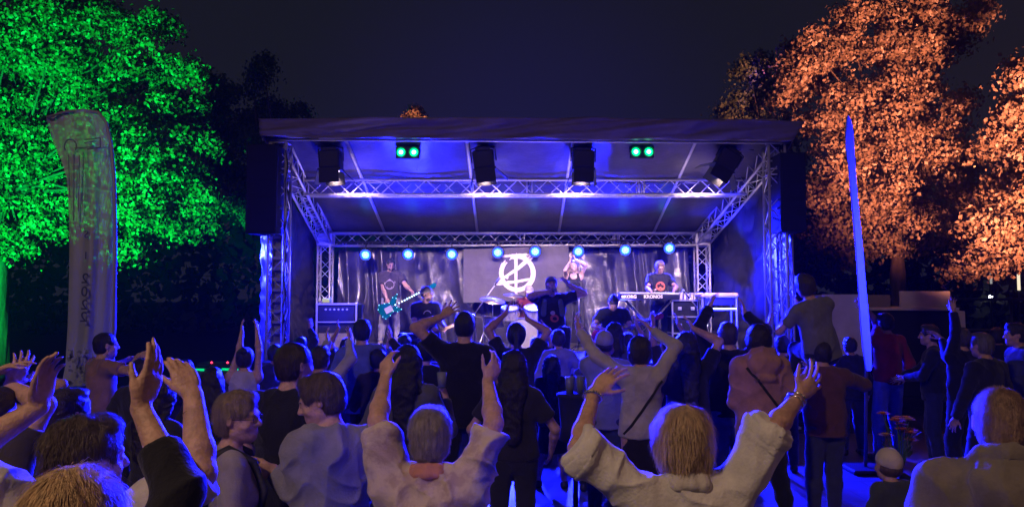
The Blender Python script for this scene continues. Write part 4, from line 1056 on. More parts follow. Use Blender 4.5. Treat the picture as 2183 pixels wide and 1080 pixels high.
    for s_ in (-1, 1):
        hj = hip + np.array((.088 * s_ * k, 0, -.02 * k))
        if pose == 'stand':
            lg = (legs or {}).get(s_, None); sp = legspread * (.115 + rnd.uniform(-.02, .05))
            A_ = np.array((lg[0] if lg else hip[0] * .3 + s_ * sp, lg[1] if lg else hip[1] * .3 + rnd.uniform(-.06, .08), .085)) * np.array((k, k, k))
            K_ = (hj + A_) / 2 + np.array((0, (lg[2] if lg and len(lg) > 2 else .035) , .01)) * k
        elif pose == 'kneel':
            K_ = hip + np.array((.13 * s_, .40, 0)) * k; K_[2] = .07 if s_ > 0 else .44 * k
            if s_ > 0: K_[1] = hip[1] + .36 * k; A_ = K_ + np.array((0, -.40, 0)) * k; A_[2] = .06
            else: A_ = K_ + np.array((0, -.03, 0)); A_[2] = .085
        elif pose == 'sit':
            K_ = hip + np.array((.16 * s_, .42, .0)) * k; A_ = K_ + np.array((0, .02, -.40)) * k
        elif pose == 'rider':
            K_ = hip + np.array((.13 * s_, .38, .02)) * k; A_ = K_ + np.array((.02 * s_, -.06, -.40)) * k
        kn[s_], an[s_] = K_, A_; lw = (1 if not fem else .95) * k * (.5 + .5 * bw)
        Bf.cap(hj, K_, .086 * lw, .056 * lw, k=.04); c = K_ + (A_ - K_) * .3 + np.array((0, -.012 * k, 0)); Bf.cap(K_, c, .054 * lw, .057 * lw, k=.03).cap(c, A_, .055 * lw, .036 * lw, k=.03)
        ft = np.array((.02 * s_, 1, 0)) if pose != 'kneel' or s_ < 0 else np.array((0, -.2, -.0)); ft = unit(ft)
        Bf.cap(A_ + np.array((0, -.01, -.035 * k)), A_ + ft * .13 * k + np.array((0, 0, -.045 * k)), .036 * k, .026 * k, k=.02)
        # trousers / skirts
        if pants[0] in ('long', 'jeans', 'legging', 'shorts'):
            e = dict(long=.014, jeans=.010, legging=.004, shorts=.018)[pants[0]]; endA = A_ + (K_ - A_) * (.04 if pants[0] != 'legging' else .12)
            if pants[0] == 'shorts': Qf.cap(hj, K_ + (hj - K_) * .12, .088 * lw + e, .070 * lw + e, k=.04, flat=2)
            else:
                Qf.cap(hj, K_, .088 * lw + e, .060 * lw + e + .003, k=.04); Qf.cap(K_, c, .060 * lw + e + .003, .058 * lw + e + .003, k=.03); Qf.cap(c, endA, .058 * lw + e + .003, (.046 if pants[0] != 'legging' else .040) * lw + e, k=.03, flat=2)
    if pants[0] in ('long', 'jeans', 'legging', 'shorts'):
        Qf.ell(T(0, -.005, .97), ((.168 if fem else .158) * k * bw + .012, .118 * k * bw + .012, .13 * k), Rt, k=.05); Qf.plane(T(0, 0, 1.03), Rt @ np.array((0, 0, 1.)))
    elif pants[0] == 'skirt':
        zl = pants[2] if len(pants) > 2 else .48
        Qf.cap(T(0, -.005, 1.02), hip + np.array((0, 0, -(.92 - zl) * k)) * 1.0, .15 * k * bw, .215 * k * bw, k=.02, flat=3, sq=((0, 1, 0), .78))
    # shirt body
    hm = hem if hem is not None else dict(tee=.86, long=.85, hoodie=.86, tank=.9, roll=.86, vest=.84)[sk]
    tors(Sf, e_s, loose=dict(tee=.012, long=.012, hoodie=.035, tank=.0, roll=.035, vest=.02)[sk])
    Sf.cap(T(0, -.0, 1.12), T(0, -.0, hm), (.150 if fem else .152) * k * bw + e_s * 1.4, (.170 if fem else .158) * k * bw + e_s * 1.6, k=.04, flat=2, sq=(Rt @ np.array((0, 1., 0)), .74))
    if sk != 'hoodie': Sf.ell(T(0, .012, 1.545), (.088 * k, .085 * k, .062 * k), Rt, k=.006, sub=True)
    if sk == 'tank':
        for s_ in (-1, 1): Sf.ell(T(.175 * s_, 0, 1.41), (.075 * k,) * 3, None, k=.01, sub=True)
        Sf.ell(T(0, .07, 1.45), (.08 * k,) * 3, None, k=.01, sub=True)
    if sk == 'hoodie':
        for i in range(9):
            a0, a1 = (-1.15 + 2.3 * i / 9) * 1.25, (-1.15 + 2.3 * (i + 1) / 9) * 1.25
            q = lambda a: T(.098 * sin(a), .0 - .088 * cos(a), 1.520 + .030 * cos(a) - (.03 if abs(a) > 1 else 0))
            Sf.cap(q(a0), q(a1), .024 * k + .004 * sin(i * 2), .024 * k, k=.012).cap(q(a0) + np.array((0, -.02, -.045)), q(a1) + np.array((0, -.02, -.045)), .030 * k, .030 * k, k=.012)
        Sf.ell(T(0, -.12, 1.43), (.115 * k, .052 * k, .08 * k), Rt, k=.02); Sf.cap(T(-.09, -.115, 1.47), T(.09, -.115, 1.47), .035 * k, .035 * k, k=.03).cap(T(-.06, -.15, 1.34), T(.06, -.15, 1.34), .025 * k, .025 * k, k=.03)
    if collar and collar is not True:
        Cf = Field()
        for i in range(12):
            a0, a1 = 2 * pi * i / 12, 2 * pi * (i + 1) / 12
            q = lambda a: T(.074 * sin(a), .004 - .074 * cos(a), 1.538 - .026 * (1 - cos(a)))
            q2 = lambda a: T(.090 * sin(a), .004 - .092 * cos(a), 1.512 - .026 * (1 - cos(a)))
            if abs((a0 + a1) / 2 - pi) > .35: Cf.cap(q(a0), q(a1), .015 * k, .015 * k, k=.01).cap(q2(a0), q2(a1), .015 * k, .015 * k, k=.02)
    elif collar or sk == 'roll':
        for i in range(10):
            a0, a1 = 2 * pi * i / 10, 2 * pi * (i + 1) / 10
            q = lambda a: T(.066 * sin(a), .0 - .066 * cos(a), 1.495 - .02 * (1 - cos(a)))
            if abs(a0 - pi) > .4: Sf.cap(q(a0), q(a1), .017 * k, .017 * k, k=.01)
    # ---------- emit meshes
    t = empty('person', root, rz, label, cat, group)
    def emit(fd, name, m, amp=0, sc=1.0, vv=None):
        V, Q = fd.mesh(vv or v)
        if amp: V = wrinkle(V, Q, amp, seed * 7 + 3, sc)
        return link_mesh(name, V, Q, m, t, smooth=True)
    sc_ = SKIN[skin] if isinstance(skin, str) else skin
    body = emit(Bf, 'body', mat('skin_%s' % str(sc_), sc_, .48, var=.20, vscale=26, bump=.3, bscale=95, spec=.4))
    body['_v'] = 1; del body['_v']
    def cm(name, c, sheen=.2, **kw): return mat('cloth_%s_%s' % (name, str(c) + str(kw)), c, .85, var=kw.pop('var', .16), vscale=kw.pop('vscale', 9), bump=.25, bscale=kw.pop('bscale', 90), sheen=sheen, spec=.25, **kw)
    pk = pattern or {}
    so = emit(Sf, {'tee': 'tshirt', 'long': 'sweater', 'hoodie': 'hooded_jacket', 'tank': 'tank_top', 'roll': 'shirt', 'vest': 'vest'}[sk], cm('top', shirt[1], **pk), wr_amp * (1.5 if sk in ('roll', 'hoodie') else 1.1))
    if collar and collar is not True: emit(Cf, 'collar', cm('collar', collar), .008, 1.5)
    if pants[0] != 'none': emit(Qf, {'skirt': 'skirt', 'shorts': 'shorts'}.get(pants[0], 'trousers'), cm('leg', pants[1]), wr_amp * .8, vv=max(v, .009))
    for s_ in (-1, 1):
        F2 = Field(); A_ = an[s_]; ft = unit(np.array((.02 * s_, 1, 0))) if not (pose == 'kneel' and s_ > 0) else np.array((0, -.3, 0.))
        F2.cap(A_ + np.array((0, -.015, -.035 * k)), A_ + ft * .14 * k + np.array((0, 0, -.043 * k)), .046 * k, .036 * k, k=.03).cap(A_ + np.array((0, 0, -.03)) * k, A_ + np.array((0, 0, .02)) * k, .046 * k, .045 * k, k=.03, flat=2)
        if pose == 'stand': F2.plane((0, 0, .004), (0, 0, -1.))
        emit(F2, 'shoe', mat('shoe_%s' % str(shoes), shoes, .5, bump=.1), vv=.012)
    # ---------- hair / hats
    hkind, hcol = hair[0], hair[1]; Hf = Field(); hm_ = None
    HM = lambda c: mat('hair_%s' % str(c), c, .42, var=.34, vscale=22, bump=.6, bscale=70, aniso=(3, 3, .35), spec=.5)
    if hkind in ('short', 'grey', 'crop', 'mohawk', 'fluffy', 'buzz'):
        e = dict(short=.012, grey=.011, crop=.007, mohawk=.005, fluffy=.024, buzz=.0035)[hkind]
        Hf.ell(Hd(0, -.014, .026), hr(.077 + e, .097 + e, .088 + e), Rh, k=.02)
        Hf.ell(Hd(0, -.035, -.035), hr(.070 + e * .6, .068 + e * .7, .060 + e), Rh, k=.03)
        if hkind in ('short', 'fluffy', 'grey'): Hf.ell(Hd(0, .045, .088), hr(.055, .045, .026 + e * .5), Rh, k=.02)
        Hf.ell(Hd(0, .105, -.052), hr(.085, .060, .105), Rh, k=.012, sub=True)
        for s_ in (-1, 1): Hf.ell(Hd(.085 * s_, .022, -.045), hr(.03, .04, .055), Rh, k=.01, sub=True)
        Hf.ell(Hd(0, -.02, -.125), hr(.12, .12, .045), Rh, k=.01, sub=True)
        if hkind == 'mohawk': Hf.cap(Hd(0, .065, .10), Hd(0, -.07, .10), .03 * hk, .026 * hk, k=.02)
    elif hkind in ('bob', 'long', 'bun', 'ponytail'):
        e = .013
        Hf.ell(Hd(0, -.014, .024), hr(.079 + e, .098 + e, .090 + e * .8), Rh, k=.02)
        if hkind == 'bob':
            Hf.ell(Hd(0, -.03, -.045), hr(.094, .090, .080), Rh, k=.04)
            for s_ in (-1, 1): Hf.cap(Hd(.068 * s_, .0, -.01), Hd(.066 * s_, -.02, -.085), .030 * hk, .020 * hk, k=.03)
        elif hkind == 'long':
            Hf.ell(Hd(0, -.045, -.06), hr(.094, .075, .11), Rh, k=.05)
            Lh = hair[2] if len(hair) > 2 else .30
            b0 = T(0, -.105, 1.47); b1 = T(0, -.15, 1.47 - Lh)
            Hf.cap(Hd(0, -.07, -.08), b0, .075 * hk, .075 * k, k=.05, sq=(Rt @ np.array((0, 1., 0)), .65)); Hf.cap(b0, b1, .085 * k, .05 * k, k=.05, sq=(Rt @ np.array((0, 1., 0)), .45))
            for s_ in (-1, 1): Hf.cap(Hd(.075 * s_, .0, -.02), T(.10 * s_, -.06, 1.44), .03 * hk, .028 * k, k=.03)
        else:
            Hf.ell(Hd(0, -.035, -.03), hr(.083, .08, .075), Rh, k=.03)
            if hkind == 'bun': Hf.ell(Hd(0, -.09, .085), hr(.045, .045, .04), Rh, k=.01)
            else: Hf.cap(Hd(0, -.11, .03), T(0, -.14, 1.36), .03 * hk, .02 * k, k=.02)
        Hf.ell(Hd(0, .105, -.050), hr(.066, .062, .112), Rh, k=.012, sub=True)
    elif hkind in ('cap', 'beanie', 'beret'):
        Hf.ell(Hd(0, -.013, .028), hr(.087, .107, .094 if hkind == 'cap' else .102), Rh, k=.02)
        Hf.plane(Hd(0, 0, .012), Rh @ unit((0, .12 if hkind == 'cap' else .25, -1.)))
        if hkind == 'cap': bill = Field().ell(Hd(0, .105, .034), hr(.072, .085, .011), Rh @ Rx(-.12), k=.01)
        hm_ = cm('hat', hcol)
        under = Field(); under.ell(Hd(0, -.022, -.02), hr(.082, .088, .062), Rh, k=.02); under.ell(Hd(0, .105, -.05), hr(.08, .068, .11), Rh, k=.01, sub=True)
        hc2 = hair[2] if len(hair) > 2 else (.05, .035, .025)
        if hc2: emit(under, 'hair', HM(hc2), .004, 3)
        if len(hair) > 3 and hair[3]:
            lf = Field(); b0 = T(0, -.1, 1.47); lf.cap(Hd(0, -.06, -.06), b0, .07 * hk, .075 * k, k=.05, sq=(Rt @ np.array((0, 1., 0)), .65)).cap(b0, T(0, -.14, 1.28), .08 * k, .045 * k, k=.05, sq=(Rt @ np.array((0, 1., 0)), .45)); emit(lf, 'hair', HM(hc2), .006, 3)
    if hkind == 'bald': pass
    elif hm_ is not None:
        o = emit(Hf, 'hat' if hkind == 'cap' else 'beanie', hm_, .004, 1.5)
        if hkind == 'cap':
            V, Q = bill.mesh(v); link_mesh('visor', V, Q, hm_, o, smooth=True)
    else:
        ho = emit(Hf, 'hair', HM(hcol), {'fluffy': .014, 'long': .010, 'bob': .007, 'grey': .006, 'short': .006}.get(hkind, .004), 3.2)
        if strands:
            me = ho.data; V = np.zeros(len(me.vertices) * 3, np.float32); me.vertices.foreach_get('co', V); V = V.reshape(-1, 3)
            Q = np.array([p.vertices[:] for p in me.polygons]); N = vnormals(V, Q); rs = np.random.RandomState(seed)
            cnt = int(strands * 1.5); ii = rs.randint(0, len(V), cnt); p = V[ii] + rs.normal(size=(cnt, 3)) * .003; n_ = N[ii]
            Lh = {'bob': .06, 'long': .08, 'grey': .022, 'short': .022, 'buzz': .008, 'crop': .014, 'fluffy': .03}.get(hkind, .03)
            up = Rh @ np.array((0, 0, 1.)); cr = Hd(0, -.03, .11)
            g_ = -(up[None]) * .9 + unit_rows((p - cr) * np.array([1, 1, .2])) * (.75 * np.clip(((p - hc) @ up) / .10, 0, 1))[:, None] + rs.normal(size=(cnt, 3)) * (.08 if hkind in ('bob', 'long') else .2); g_ = g_ - n_ * (g_ * n_).sum(1)[:, None]; g_ = unit_rows(g_)
            lift = {'bob': .02, 'long': .02, 'grey': .13, 'short': .09, 'buzz': .8, 'crop': .5, 'fluffy': .5}.get(hkind, .3)
            ln_ = Lh * rs.uniform(.5, 1.2, cnt)[:, None]; wd = .0008 if hkind != 'buzz' else .0006
            sd = unit_rows(np.cross(g_, n_)) * wd
            lift = lift + (rs.rand(cnt, 1) < .06) * .35; p0 = p - n_ * .002; p1 = p + g_ * ln_ * .5 + n_ * (ln_ * lift * .5 - (ln_ * .5) ** 2 * 4.2); p2 = p + g_ * ln_ + n_ * (ln_ * lift * .45 - ln_ ** 2 * 4.2)
            VV = np.stack([p0 - sd, p0 + sd, p1 - sd * .8, p1 + sd * .8, p2 - sd * .2, p2 + sd * .2], 1).reshape(-1, 3)
            b = np.arange(cnt)[:, None] * 6
            FF = np.concatenate([b + np.array([[0, 1, 3, 2]]), b + np.array([[2, 3, 5, 4]])])
            V0 = len(V); link = np.concatenate([V, VV]); QQ = np.concatenate([Q, FF + V0])
            old = ho.data; ho.data = None if False else old
            nm = link_mesh('hair', link, QQ, old.materials[0], t, smooth=True); bpy.data.objects.remove(ho); ho = nm
    if beard:
        Fb = Field(); Fb.ell(Hd(0, .045, -.085), hr(.056, .052, .042), Rh, k=.02).ell(Hd(0, .10, -.05), hr(.03, .04, .028), Rh, k=.01, sub=True)
        emit(Fb, 'beard', HM(beard), .004, 4)
    if glasses:
        gm = MB()
        for s_ in (-1, 1):
            pts = [Hd(.031 * s_ + .022 * cos(a), .103, -.010 + .017 * sin(a)) for a in np.linspace(0, 2 * pi, 13)]; gm.path(pts, .0018, n=4)
            gm.tube(Hd(.053 * s_, .100, -.006), Hd(.082 * s_, .0, -.004), .0018, n=4)
        gm.tube(Hd(-.009, .104, -.008), Hd(.009, .104, -.008), .0018, n=4); gm.build('glasses', mat('glasses_dark', (.03, .02, .02), .3), t)
    # eyes and lips for faces that show
    if d < 16 and (abs((face + yaw + 180) % 360 - 180) > 55):
        em = MB()
        for s_ in (-1, 1):
            M = Matrix.Translation(Hd(.031 * s_, .0935, -.010)); em.lathe([(0, .0025), (.004, .0015), (.0052, -.002)], 8, M @ Matrix(Rh.tolist()).to_4x4() @ Matrix.Rotation(-pi / 2, 4, 'X'))
        em.build('eyes', mat('iris', (.03, .02, .015), .2), t)
        br = MB()
        for s_ in (-1, 1): br.path([Hd(.016 * s_, .0975, .011), Hd(.032 * s_, .096, .016), Hd(.046 * s_, .086, .011)], .0032 * hk, n=5)
        br.build('eyebrows', HM(hcol if hkind not in ('cap', 'beanie', 'bald') else (.06, .04, .03)), t)
    # ---------- cross-body strap etc.
    if bag:
        bv = BVHTree.FromPolygons([v_.co.copy() for v_ in so.data.vertices], [tuple(p.vertices) for p in so.data.polygons]); pts = []
        a_, b_ = bag[0], bag[1]
        for i in range(24):
            f_ = i / 23; q = T(a_[0] + (b_[0] - a_[0]) * f_, -.4, a_[1] + (b_[1] - a_[1]) * f_); dr = T(0, 1, 1.2) - T(0, 0, 1.2)
            h_ = bv.ray_cast(Vector(q), Vector(dr).normalized(), 1.0)
            if h_[0]: pts.append(h_[0] - Vector(dr).normalized() * .004)
        if len(pts) > 3:
            sm = MB(); w2 = .011
            for i in range(len(pts) - 1): pass
            vs = []; 
            for i, q in enumerate(pts):
                dd = (pts[min(i + 1, len(pts) - 1)] - pts[max(0, i - 1)]).normalized(); n_ = dd.cross(Vector(T(0, -1, 1.2) - T(0, 0, 1.2))).normalized(); vs += [q + n_ * w2, q - n_ * w2]
            sm.add(vs, [(2 * i, 2 * i + 1, 2 * i + 3, 2 * i + 2) for i in range(len(pts) - 1)])
            o = sm.build('bag_strap', mat('strap_black', (.012, .012, .014), .7), t); md = o.modifiers.new('s', 'SOLIDIFY'); md.thickness = .005; md.offset = 0
    info = dict(t=t, T=T, Hd=Hd, tips=tips, k=k, shirt=so, Rt=Rt, Rh=Rh, hip=hip, kn=kn, an=an)
    print('%-46s H=%.2f k=%.2f hip=%.2f' % (label[:46], Ht, k, hip[2]))
    return info
def unit_rows(a): return a / (np.linalg.norm(a, axis=1)[:, None] + 1e-9)

def decal(info, shapes, m, name='print'):
    """flat printed shapes laid on the front of the shirt; shapes = list of polygons in (x,z) torso metres (as seen by a viewer in front: x to the person's left is viewer's right)"""
    so = info['shirt']; T = info['T']; bv = BVHTree.FromPolygons([v_.co.copy() for v_ in so.data.vertices], [tuple(p.vertices) for p in so.data.polygons])
    dr = Vector(T(0, -1, 1.2) - T(0, 0, 1.2)).normalized(); M = MB()
    for pts in shapes:
        out = []
        for x, z in pts:
            q = Vector(T(-x, .5, z)); h_ = bv.ray_cast(q, dr, 1.0)
            if h_[0]: out.append(h_[0] - dr * .006)
        if len(out) > 2:
            c = sum(out, Vector()) / len(out)
            if len(out) > 4: M.add(out + [c], [(i, (i + 1) % len(out), len(out)) for i in range(len(out))])
            else: M.add(out, [tuple(range(len(out)))])
    return M.build(name, m, info['t'])
def ringp(cx, cz, r0, r1, a0=0, a1=2 * pi, n=20):
    o = []
    for i in range(n):
        a, b = a0 + (a1 - a0) * i / n, a0 + (a1 - a0) * (i + 1) / n
        o.append([(cx + r0 * cos(a), cz + r0 * sin(a)), (cx + r1 * cos(a), cz + r1 * sin(a)), (cx + r1 * cos(b), cz + r1 * sin(b)), (cx + r0 * cos(b), cz + r0 * sin(b))])
    return o
def disc(cx, cz, r, n=16, sx=1): return [[(cx + sx * r * cos(2 * pi * i / n), cz + r * sin(2 * pi * i / n)) for i in range(n)]]
# ================================================================ THE BAND
BLACK = (.016, .016, .018)
def guitar(label, c, h, Y0, Y1, kind, bodycol, cat='guitar', L=1.15):
    a, b = P(c[0], c[1], Y0), P(h[0], h[1], Y1); d = (b - a).normalized(); yv = Vector((0, -1, 0)); yv = (yv - d * yv.dot(d)).normalized(); z = d.cross(yv)
    if z.z < 0: z = -z; 
    M = Matrix((d, -yv if d.cross(-yv).dot(z) > 0 else yv, z)).transposed().to_4x4(); M.translation = a
    t = empty('guitar', a, label=label, cat=cat); t.matrix_world = M
    GB = mat('guitar_%s' % str(bodycol), bodycol, .18, spec=.6)
    if kind == 'bass': poly = [(-.24, -.10), (-.20, -.17), (-.08, -.15), (.02, -.10), (.10, -.15), (.20, -.14), (.13, -.06), (.12, .02), (.20, .12), (.26, .19), (.14, .17), (.02, .10), (-.08, .13), (-.2, .16), (-.26, .08)]
    elif kind == 'v': poly = [(.14, -.04), (.14, .04), (-.02, .10), (-.30, .24), (-.36, .20), (-.10, .0), (-.36, -.20), (-.30, -.24), (-.02, -.10)]
    else: poly = [(-.22, -.09), (-.16, -.16), (-.04, -.13), (.04, -.09), (.12, -.13), (.18, -.10), (.12, -.03), (.13, .05), (.18, .12), (.08, .14), (-.02, .10), (-.14, .16), (-.22, .1)]
    MB().prism(poly, -.022, .022).build('body', GB, t)
    MB().box((.10 + L * .30, -.03, 0), (L * .62, .022, .045), bev=.004).build('neck', mat('fretboard', (.10, .05, .03), .4), t)
    hx = .10 + L * .61; MB().prism([(hx, -.024), (hx + .15, -.05), (hx + .19, .0), (hx + .15, .045), (hx, .024)], -.035, -.015).build('headstock', GB, t)
    MB().box((-.05, -.026, -.02), (.16, .006, .12), bev=.002).build('pickguard', mat('pickguard', (.5, .5, .5), .3), t)
    fr = MB()
    for i in range(4): fr.box((.05 + L * .28, -.044, -.014 + .0095 * i), (L * .70, .0015, .0015))
    fr.build('strings', mat('chrome', (.5, .5, .5), .3, metal=.8), t)
    if kind == 'bass':
        le = MB()
        for i in range(13): le.lathe([(0, .006), (.010, .004), (.012, 0)], 8, Matrix.Translation((.12 + .68 * (i / 12) ** .85, -.044, 0)) @ Matrix.Rotation(pi / 2, 4, 'X'))
        le.build('fret_lights', emis('fret_led', (.45, .75, 1), 9), t)
        le = MB(); n = len(poly)
        for i in range(n):
            le.lathe([(0, .005), (.007, .003), (.008, 0)], 8, Matrix.Translation((poly[i][0] * .93, -.024, poly[i][1] * .93)) @ Matrix.Rotation(pi / 2, 4, 'X'))
        le.build('edge_lights', emis('edge_led', (.3, .8, 1), 4), t)
    return t
def strap(info, a, b, col):
    pass
bass = person('bass player in a dark grey printed tee and ripped pale jeans', 833, 551, 15.2, 180, base=DZ, shirt=('tee', (.055, .045, .05)), pants=('jeans', (.38, .37, .42)), hair=('crop', (.02, .015, .012)),
    armR=dict(w=(829, 655, -.28), e=(806, 630, .1), curl=.5, pn=(0, -.3, 0)), armL=dict(w=(884, 629, -.36), e=(862, 622, 0), curl=.9), yaw=18, nod=-14, beard=(.02, .015, .012), glasses=True, shoes=(.3, .25, .25), legspread=1.5, seed=31, v=.0095, wr_amp=.006)
decal(bass, ringp(0, 1.22, .085, .095) + ringp(0, 1.20, .05, .062, 3.4, 6.0) + [[(-.05, 1.30), (.05, 1.30), (.0, 1.34)]], mat('print_pale', (.45, .38, .38), .8))
decal(bass, [[(-.11, 1.225), (.11, 1.255), (.11, 1.295), (-.11, 1.265)]], mat('print_banner', (.6, .5, .48), .8), 'print_ribbon')
guitar('green bass guitar with white lights along its neck', (833, 655), (905, 618), 14.88, 14.80, 'bass', (.0, .12, .10), cat='bass guitar', L=1.25)
gt = person('guitarist in a grey backwards cap and black tee crouching at the stage front', 908, 612, 12.5, 190, base=DZ, pose='kneel', yaw=48, nod=-4, shirt=('tee', (.022, .02, .022)), pants=('long', (.03, .03, .05)), hair=('beanie', (.16, .15, .15), (.06, .04, .03)),
    armR=dict(w=(893, 716, -.25), e=(868, 682, .05), curl=.6), armL=dict(w=(948, 696, -.30), e=(935, 700, .1), curl=.7), beard=(.08, .05, .035), seed=32, v=.009, wr_amp=.006)
decal(gt, ringp(0.02, 1.30, .055, .07, .3, 3.0) + [[(-.02, 1.22), (.05, 1.25), (.03, 1.16)], [(.0, 1.12), (.05, 1.14), (.04, 1.05), (.01, 1.06)], [(-.05, 1.0), (-.01, 1.02), (0, .98)]] + disc(.03, 1.09, .018) , mat('print_pale', (.45, .38, .38), .8))
guitar('dark V shaped electric guitar with pale edges, held by the cap wearing guitarist', (899, 722), (985, 684), 12.15, 12.02, 'v', (.02, .02, .025))
mo = person('bearded guitarist with a mohawk and black tee crouching with head bowed', 1307, 626, 12.5, 178, base=DZ, pose='kneel', nod=-34, lean=14, shirt=('tee', (.015, .015, .018)), pants=('long', (.03, .03, .04)), hair=('mohawk', (.03, .02, .015)),
    armR=dict(w=(1286, 702, -.25), e=(1262, 690, .05), curl=.6), armL=dict(w=(1345, 692, -.3), e=(1350, 705, .0), curl=.7), beard=(.22, .11, .06), seed=33, v=.009, build=1.08, wr_amp=.006)
decal(mo, ringp(0, 1.2, .07, .1), mat('print_blue', (.03, .05, .25), .7))
guitar('red electric guitar low in the hands of the mohawk guitarist', (1292, 716), (1372, 686), 12.1, 12.0, 'g', (.35, .03, .02))
sg = person('singer with cap, black tee and grey vest shouting into a handheld microphone', 1175, 590, 11.6, 184, base=DZ, pose='kneel', nod=14, lean=-4, H=1.92, shirt=('tee', (.02, .018, .022)), pants=('long', (.025, .025, .035)), hair=('cap', (.10, .09, .11), (.03, .02, .02)),
    armR=dict(w=(1168, 622, -.28), e=(1128, 640, -.05), curl=1.0, grip=True), armL=dict(w=(1212, 606, .02), e=(1246, 632, 0), curl=.5, td=(0, 0, .5)), beard=(.03, .02, .015), seed=34, v=.0085, build=1.12)
decal(sg, disc(.02, 1.16, .055), mat('print_red', (.5, .08, .05), .7), 'print'); decal(sg, disc(-.0, 1.235, .03), mat('print_pale', (.45, .38, .38), .8), 'print')
V_ = Field()
for s_ in (-1, 1):
    V_.cap(sg['T'](.10 * s_, .115, 1.40), sg['T'](.12 * s_, .155, 1.22), .038, .045, k=.02, sq=(sg['Rt'] @ np.array((0, 1., 0)), .4)); V_.cap(sg['T'](.11 * s_, -.02, 1.455), sg['T'](.10 * s_, .12, 1.38), .03, .03, k=.02)
v_, q_ = V_.mesh(.009); link_mesh('vest_straps', v_, q_, mat('vest_grey', (.10, .115, .11), .8, bump=.3), sg['t'], smooth=True)
t = empty('microphone', P(1181, 617, 11.26), rot=(radians(70), radians(25), 0), label='handheld microphone at the lips of the singer in the cap', cat='microphone')
MB().lathe([(0, -.2), (.011, -.2), (.017, -.03), (.02, 0)], 12).build('handle', BLK, t, True); MB().lathe([(.02, 0), (.026, .02), (.024, .045), (0, .058)], 12).build('mic_head', mat('mic_mesh', (.45, .45, .5), .4, metal=.7), t, True)
fs = person('backing singer in a black tank top holding both hands above her head', 1223, 556, 14.9, 178, sex='f', skin='pale', base=DZ, nod=16, shirt=('tank', (.015, .015, .018)), pants=('long', (.02, .02, .03)), hair=('long', (.45, .32, .22), .25),
    armR=dict(w=(1216, 556, -.12), e=(1203, 583, -.2), curl=.5, td=(0, 0, .6)), armL=dict(w=(1225, 553, -.10), e=(1250, 575, -.1), curl=.5, td=(-.4, 0, .5)), seed=35, v=.009)
kb = person('keyboard player with glasses and a black tee with an orange round print', 1405, 556, 14.45, 180, base=DZ, nod=-24, yaw=8, shirt=('tee', (.018, .017, .02)), pants=('long', (.02, .03, .08)), hair=('short', (.22, .13, .08)), glasses=True,
    armR=dict(w=(1388, 620, -.38), e=(1376, 612, .0), curl=.6, td=(0, -.4, -.5)), armL=dict(w=(1436, 620, -.36), e=(1444, 604, .05), curl=.6, td=(0, -.4, -.5)), seed=36, v=.009, wr_amp=.006)
decal(kb, disc(0, 1.24, .095, 20), mat('print_orange', (.62, .14, .06), .7)); decal(kb, [[(-.12, 1.12), (.10, 1.10), (.12, 1.15), (-.1, 1.18)], [(-.14, 1.16), (-.09, 1.2), (-.08, 1.16)]], mat('print_cream', (.6, .5, .42), .7), 'print')
decal(kb, ringp(-.03, 1.25, .02, .028, n=10) + ringp(.035, 1.24, .02, .028, n=10), mat('print_dark', (.12, .03, .02), .7), 'print')
dr = person('drummer in a pale cap and dark red tee seated behind the drums', 1128, 629, 14.75, 180, base=DZ, pose='sit', shirt=('tee', (.16, .02, .03)), pants=('shorts', BLACK), hair=('cap', (.4, .36, .38), (.05, .03, .02)), hipz=.42, lean=20,
    armR=dict(w=(1098, 668, -.4), curl=1.0, grip=True), armL=dict(w=(1148, 672, -.4), curl=1.0, grip=True), seed=37, v=.009)
t = empty('drum_stool', (P(1128, 700, 14.85).x, 15.0, DZ), label='round black stool under the drummer', cat='stool')
MB().lathe([(0, .40), (.17, .40), (.18, .36), (.16, .33), (0, .33)], 20).build('seat', BLK, t, True); MB().tube((0, 0, 0), (0, 0, .34), .025).build('post', CHR, t, True)
m_ = MB()
for k in range(3): m_.tube((0, 0, .15), (.2 * cos(k * 2.1), .2 * sin(k * 2.1), .01), .012)
m_.build('tripod', CHR, t, True)

# ================================================================ FRONT ROW (near the camera)
A = person('man with short dark greying hair and white shirt clapping at the far left', 170, 897, 2.15, -28, yaw=-12, hair=('short', (.085, .06, .045)), shirt=('roll', (.55, .50, .46)), strands=9000, collar=None, build=1.05,
    armL=dict(w=(84, 866, .12), e=(-60, 1010, 0), t=(110, 712, .12), pn=(1, .1, .1), curl=.28, spread=.0, thumb=.35, th=(.1, -1, .2)), armR=dict(w=(412, 842, .10), e=(470, 980, 0), t=(372, 752, .14), pn=(-1, .3, .3), curl=.35, spread=.0, thumb=.4, th=(-.3, -1, .3)), seed=1, wr_amp=.012)
C = person('person with blonde and dark streaked hair and a black sleeve, lowest at the left', 150, 1014, 1.62, -10, sex='f', hair=('bob', (.60, .40, .20)), shirt=('long', (.012, .012, .014)), sleeve=1.52, strands=8000,
    armR=dict(w=(300, 868, .16), e=(440, 1100, .05), t=(352, 722, .20), pn=(-1, .2, .1), curl=.16, spread=.0, thumb=.4, th=(-.2, -1, .4)), seed=2)
person('barely visible clapping person cut off by the left edge', -30, 838, 3.0, -15, hair=('short', (.04, .03, .025)), shirt=('tee', (.05, .04, .045)), armR=dict(w=(22, 822, .15), t=(50, 770, .2)), armL=dict(w=(-20, 800, .1)), seed=3)
person('dark haired person with a blue lit cheek behind the greying man', 138, 836, 3.5, -30, hair=('short', (.03, .02, .02)), shirt=('tee', (.04, .03, .03)), seed=4)
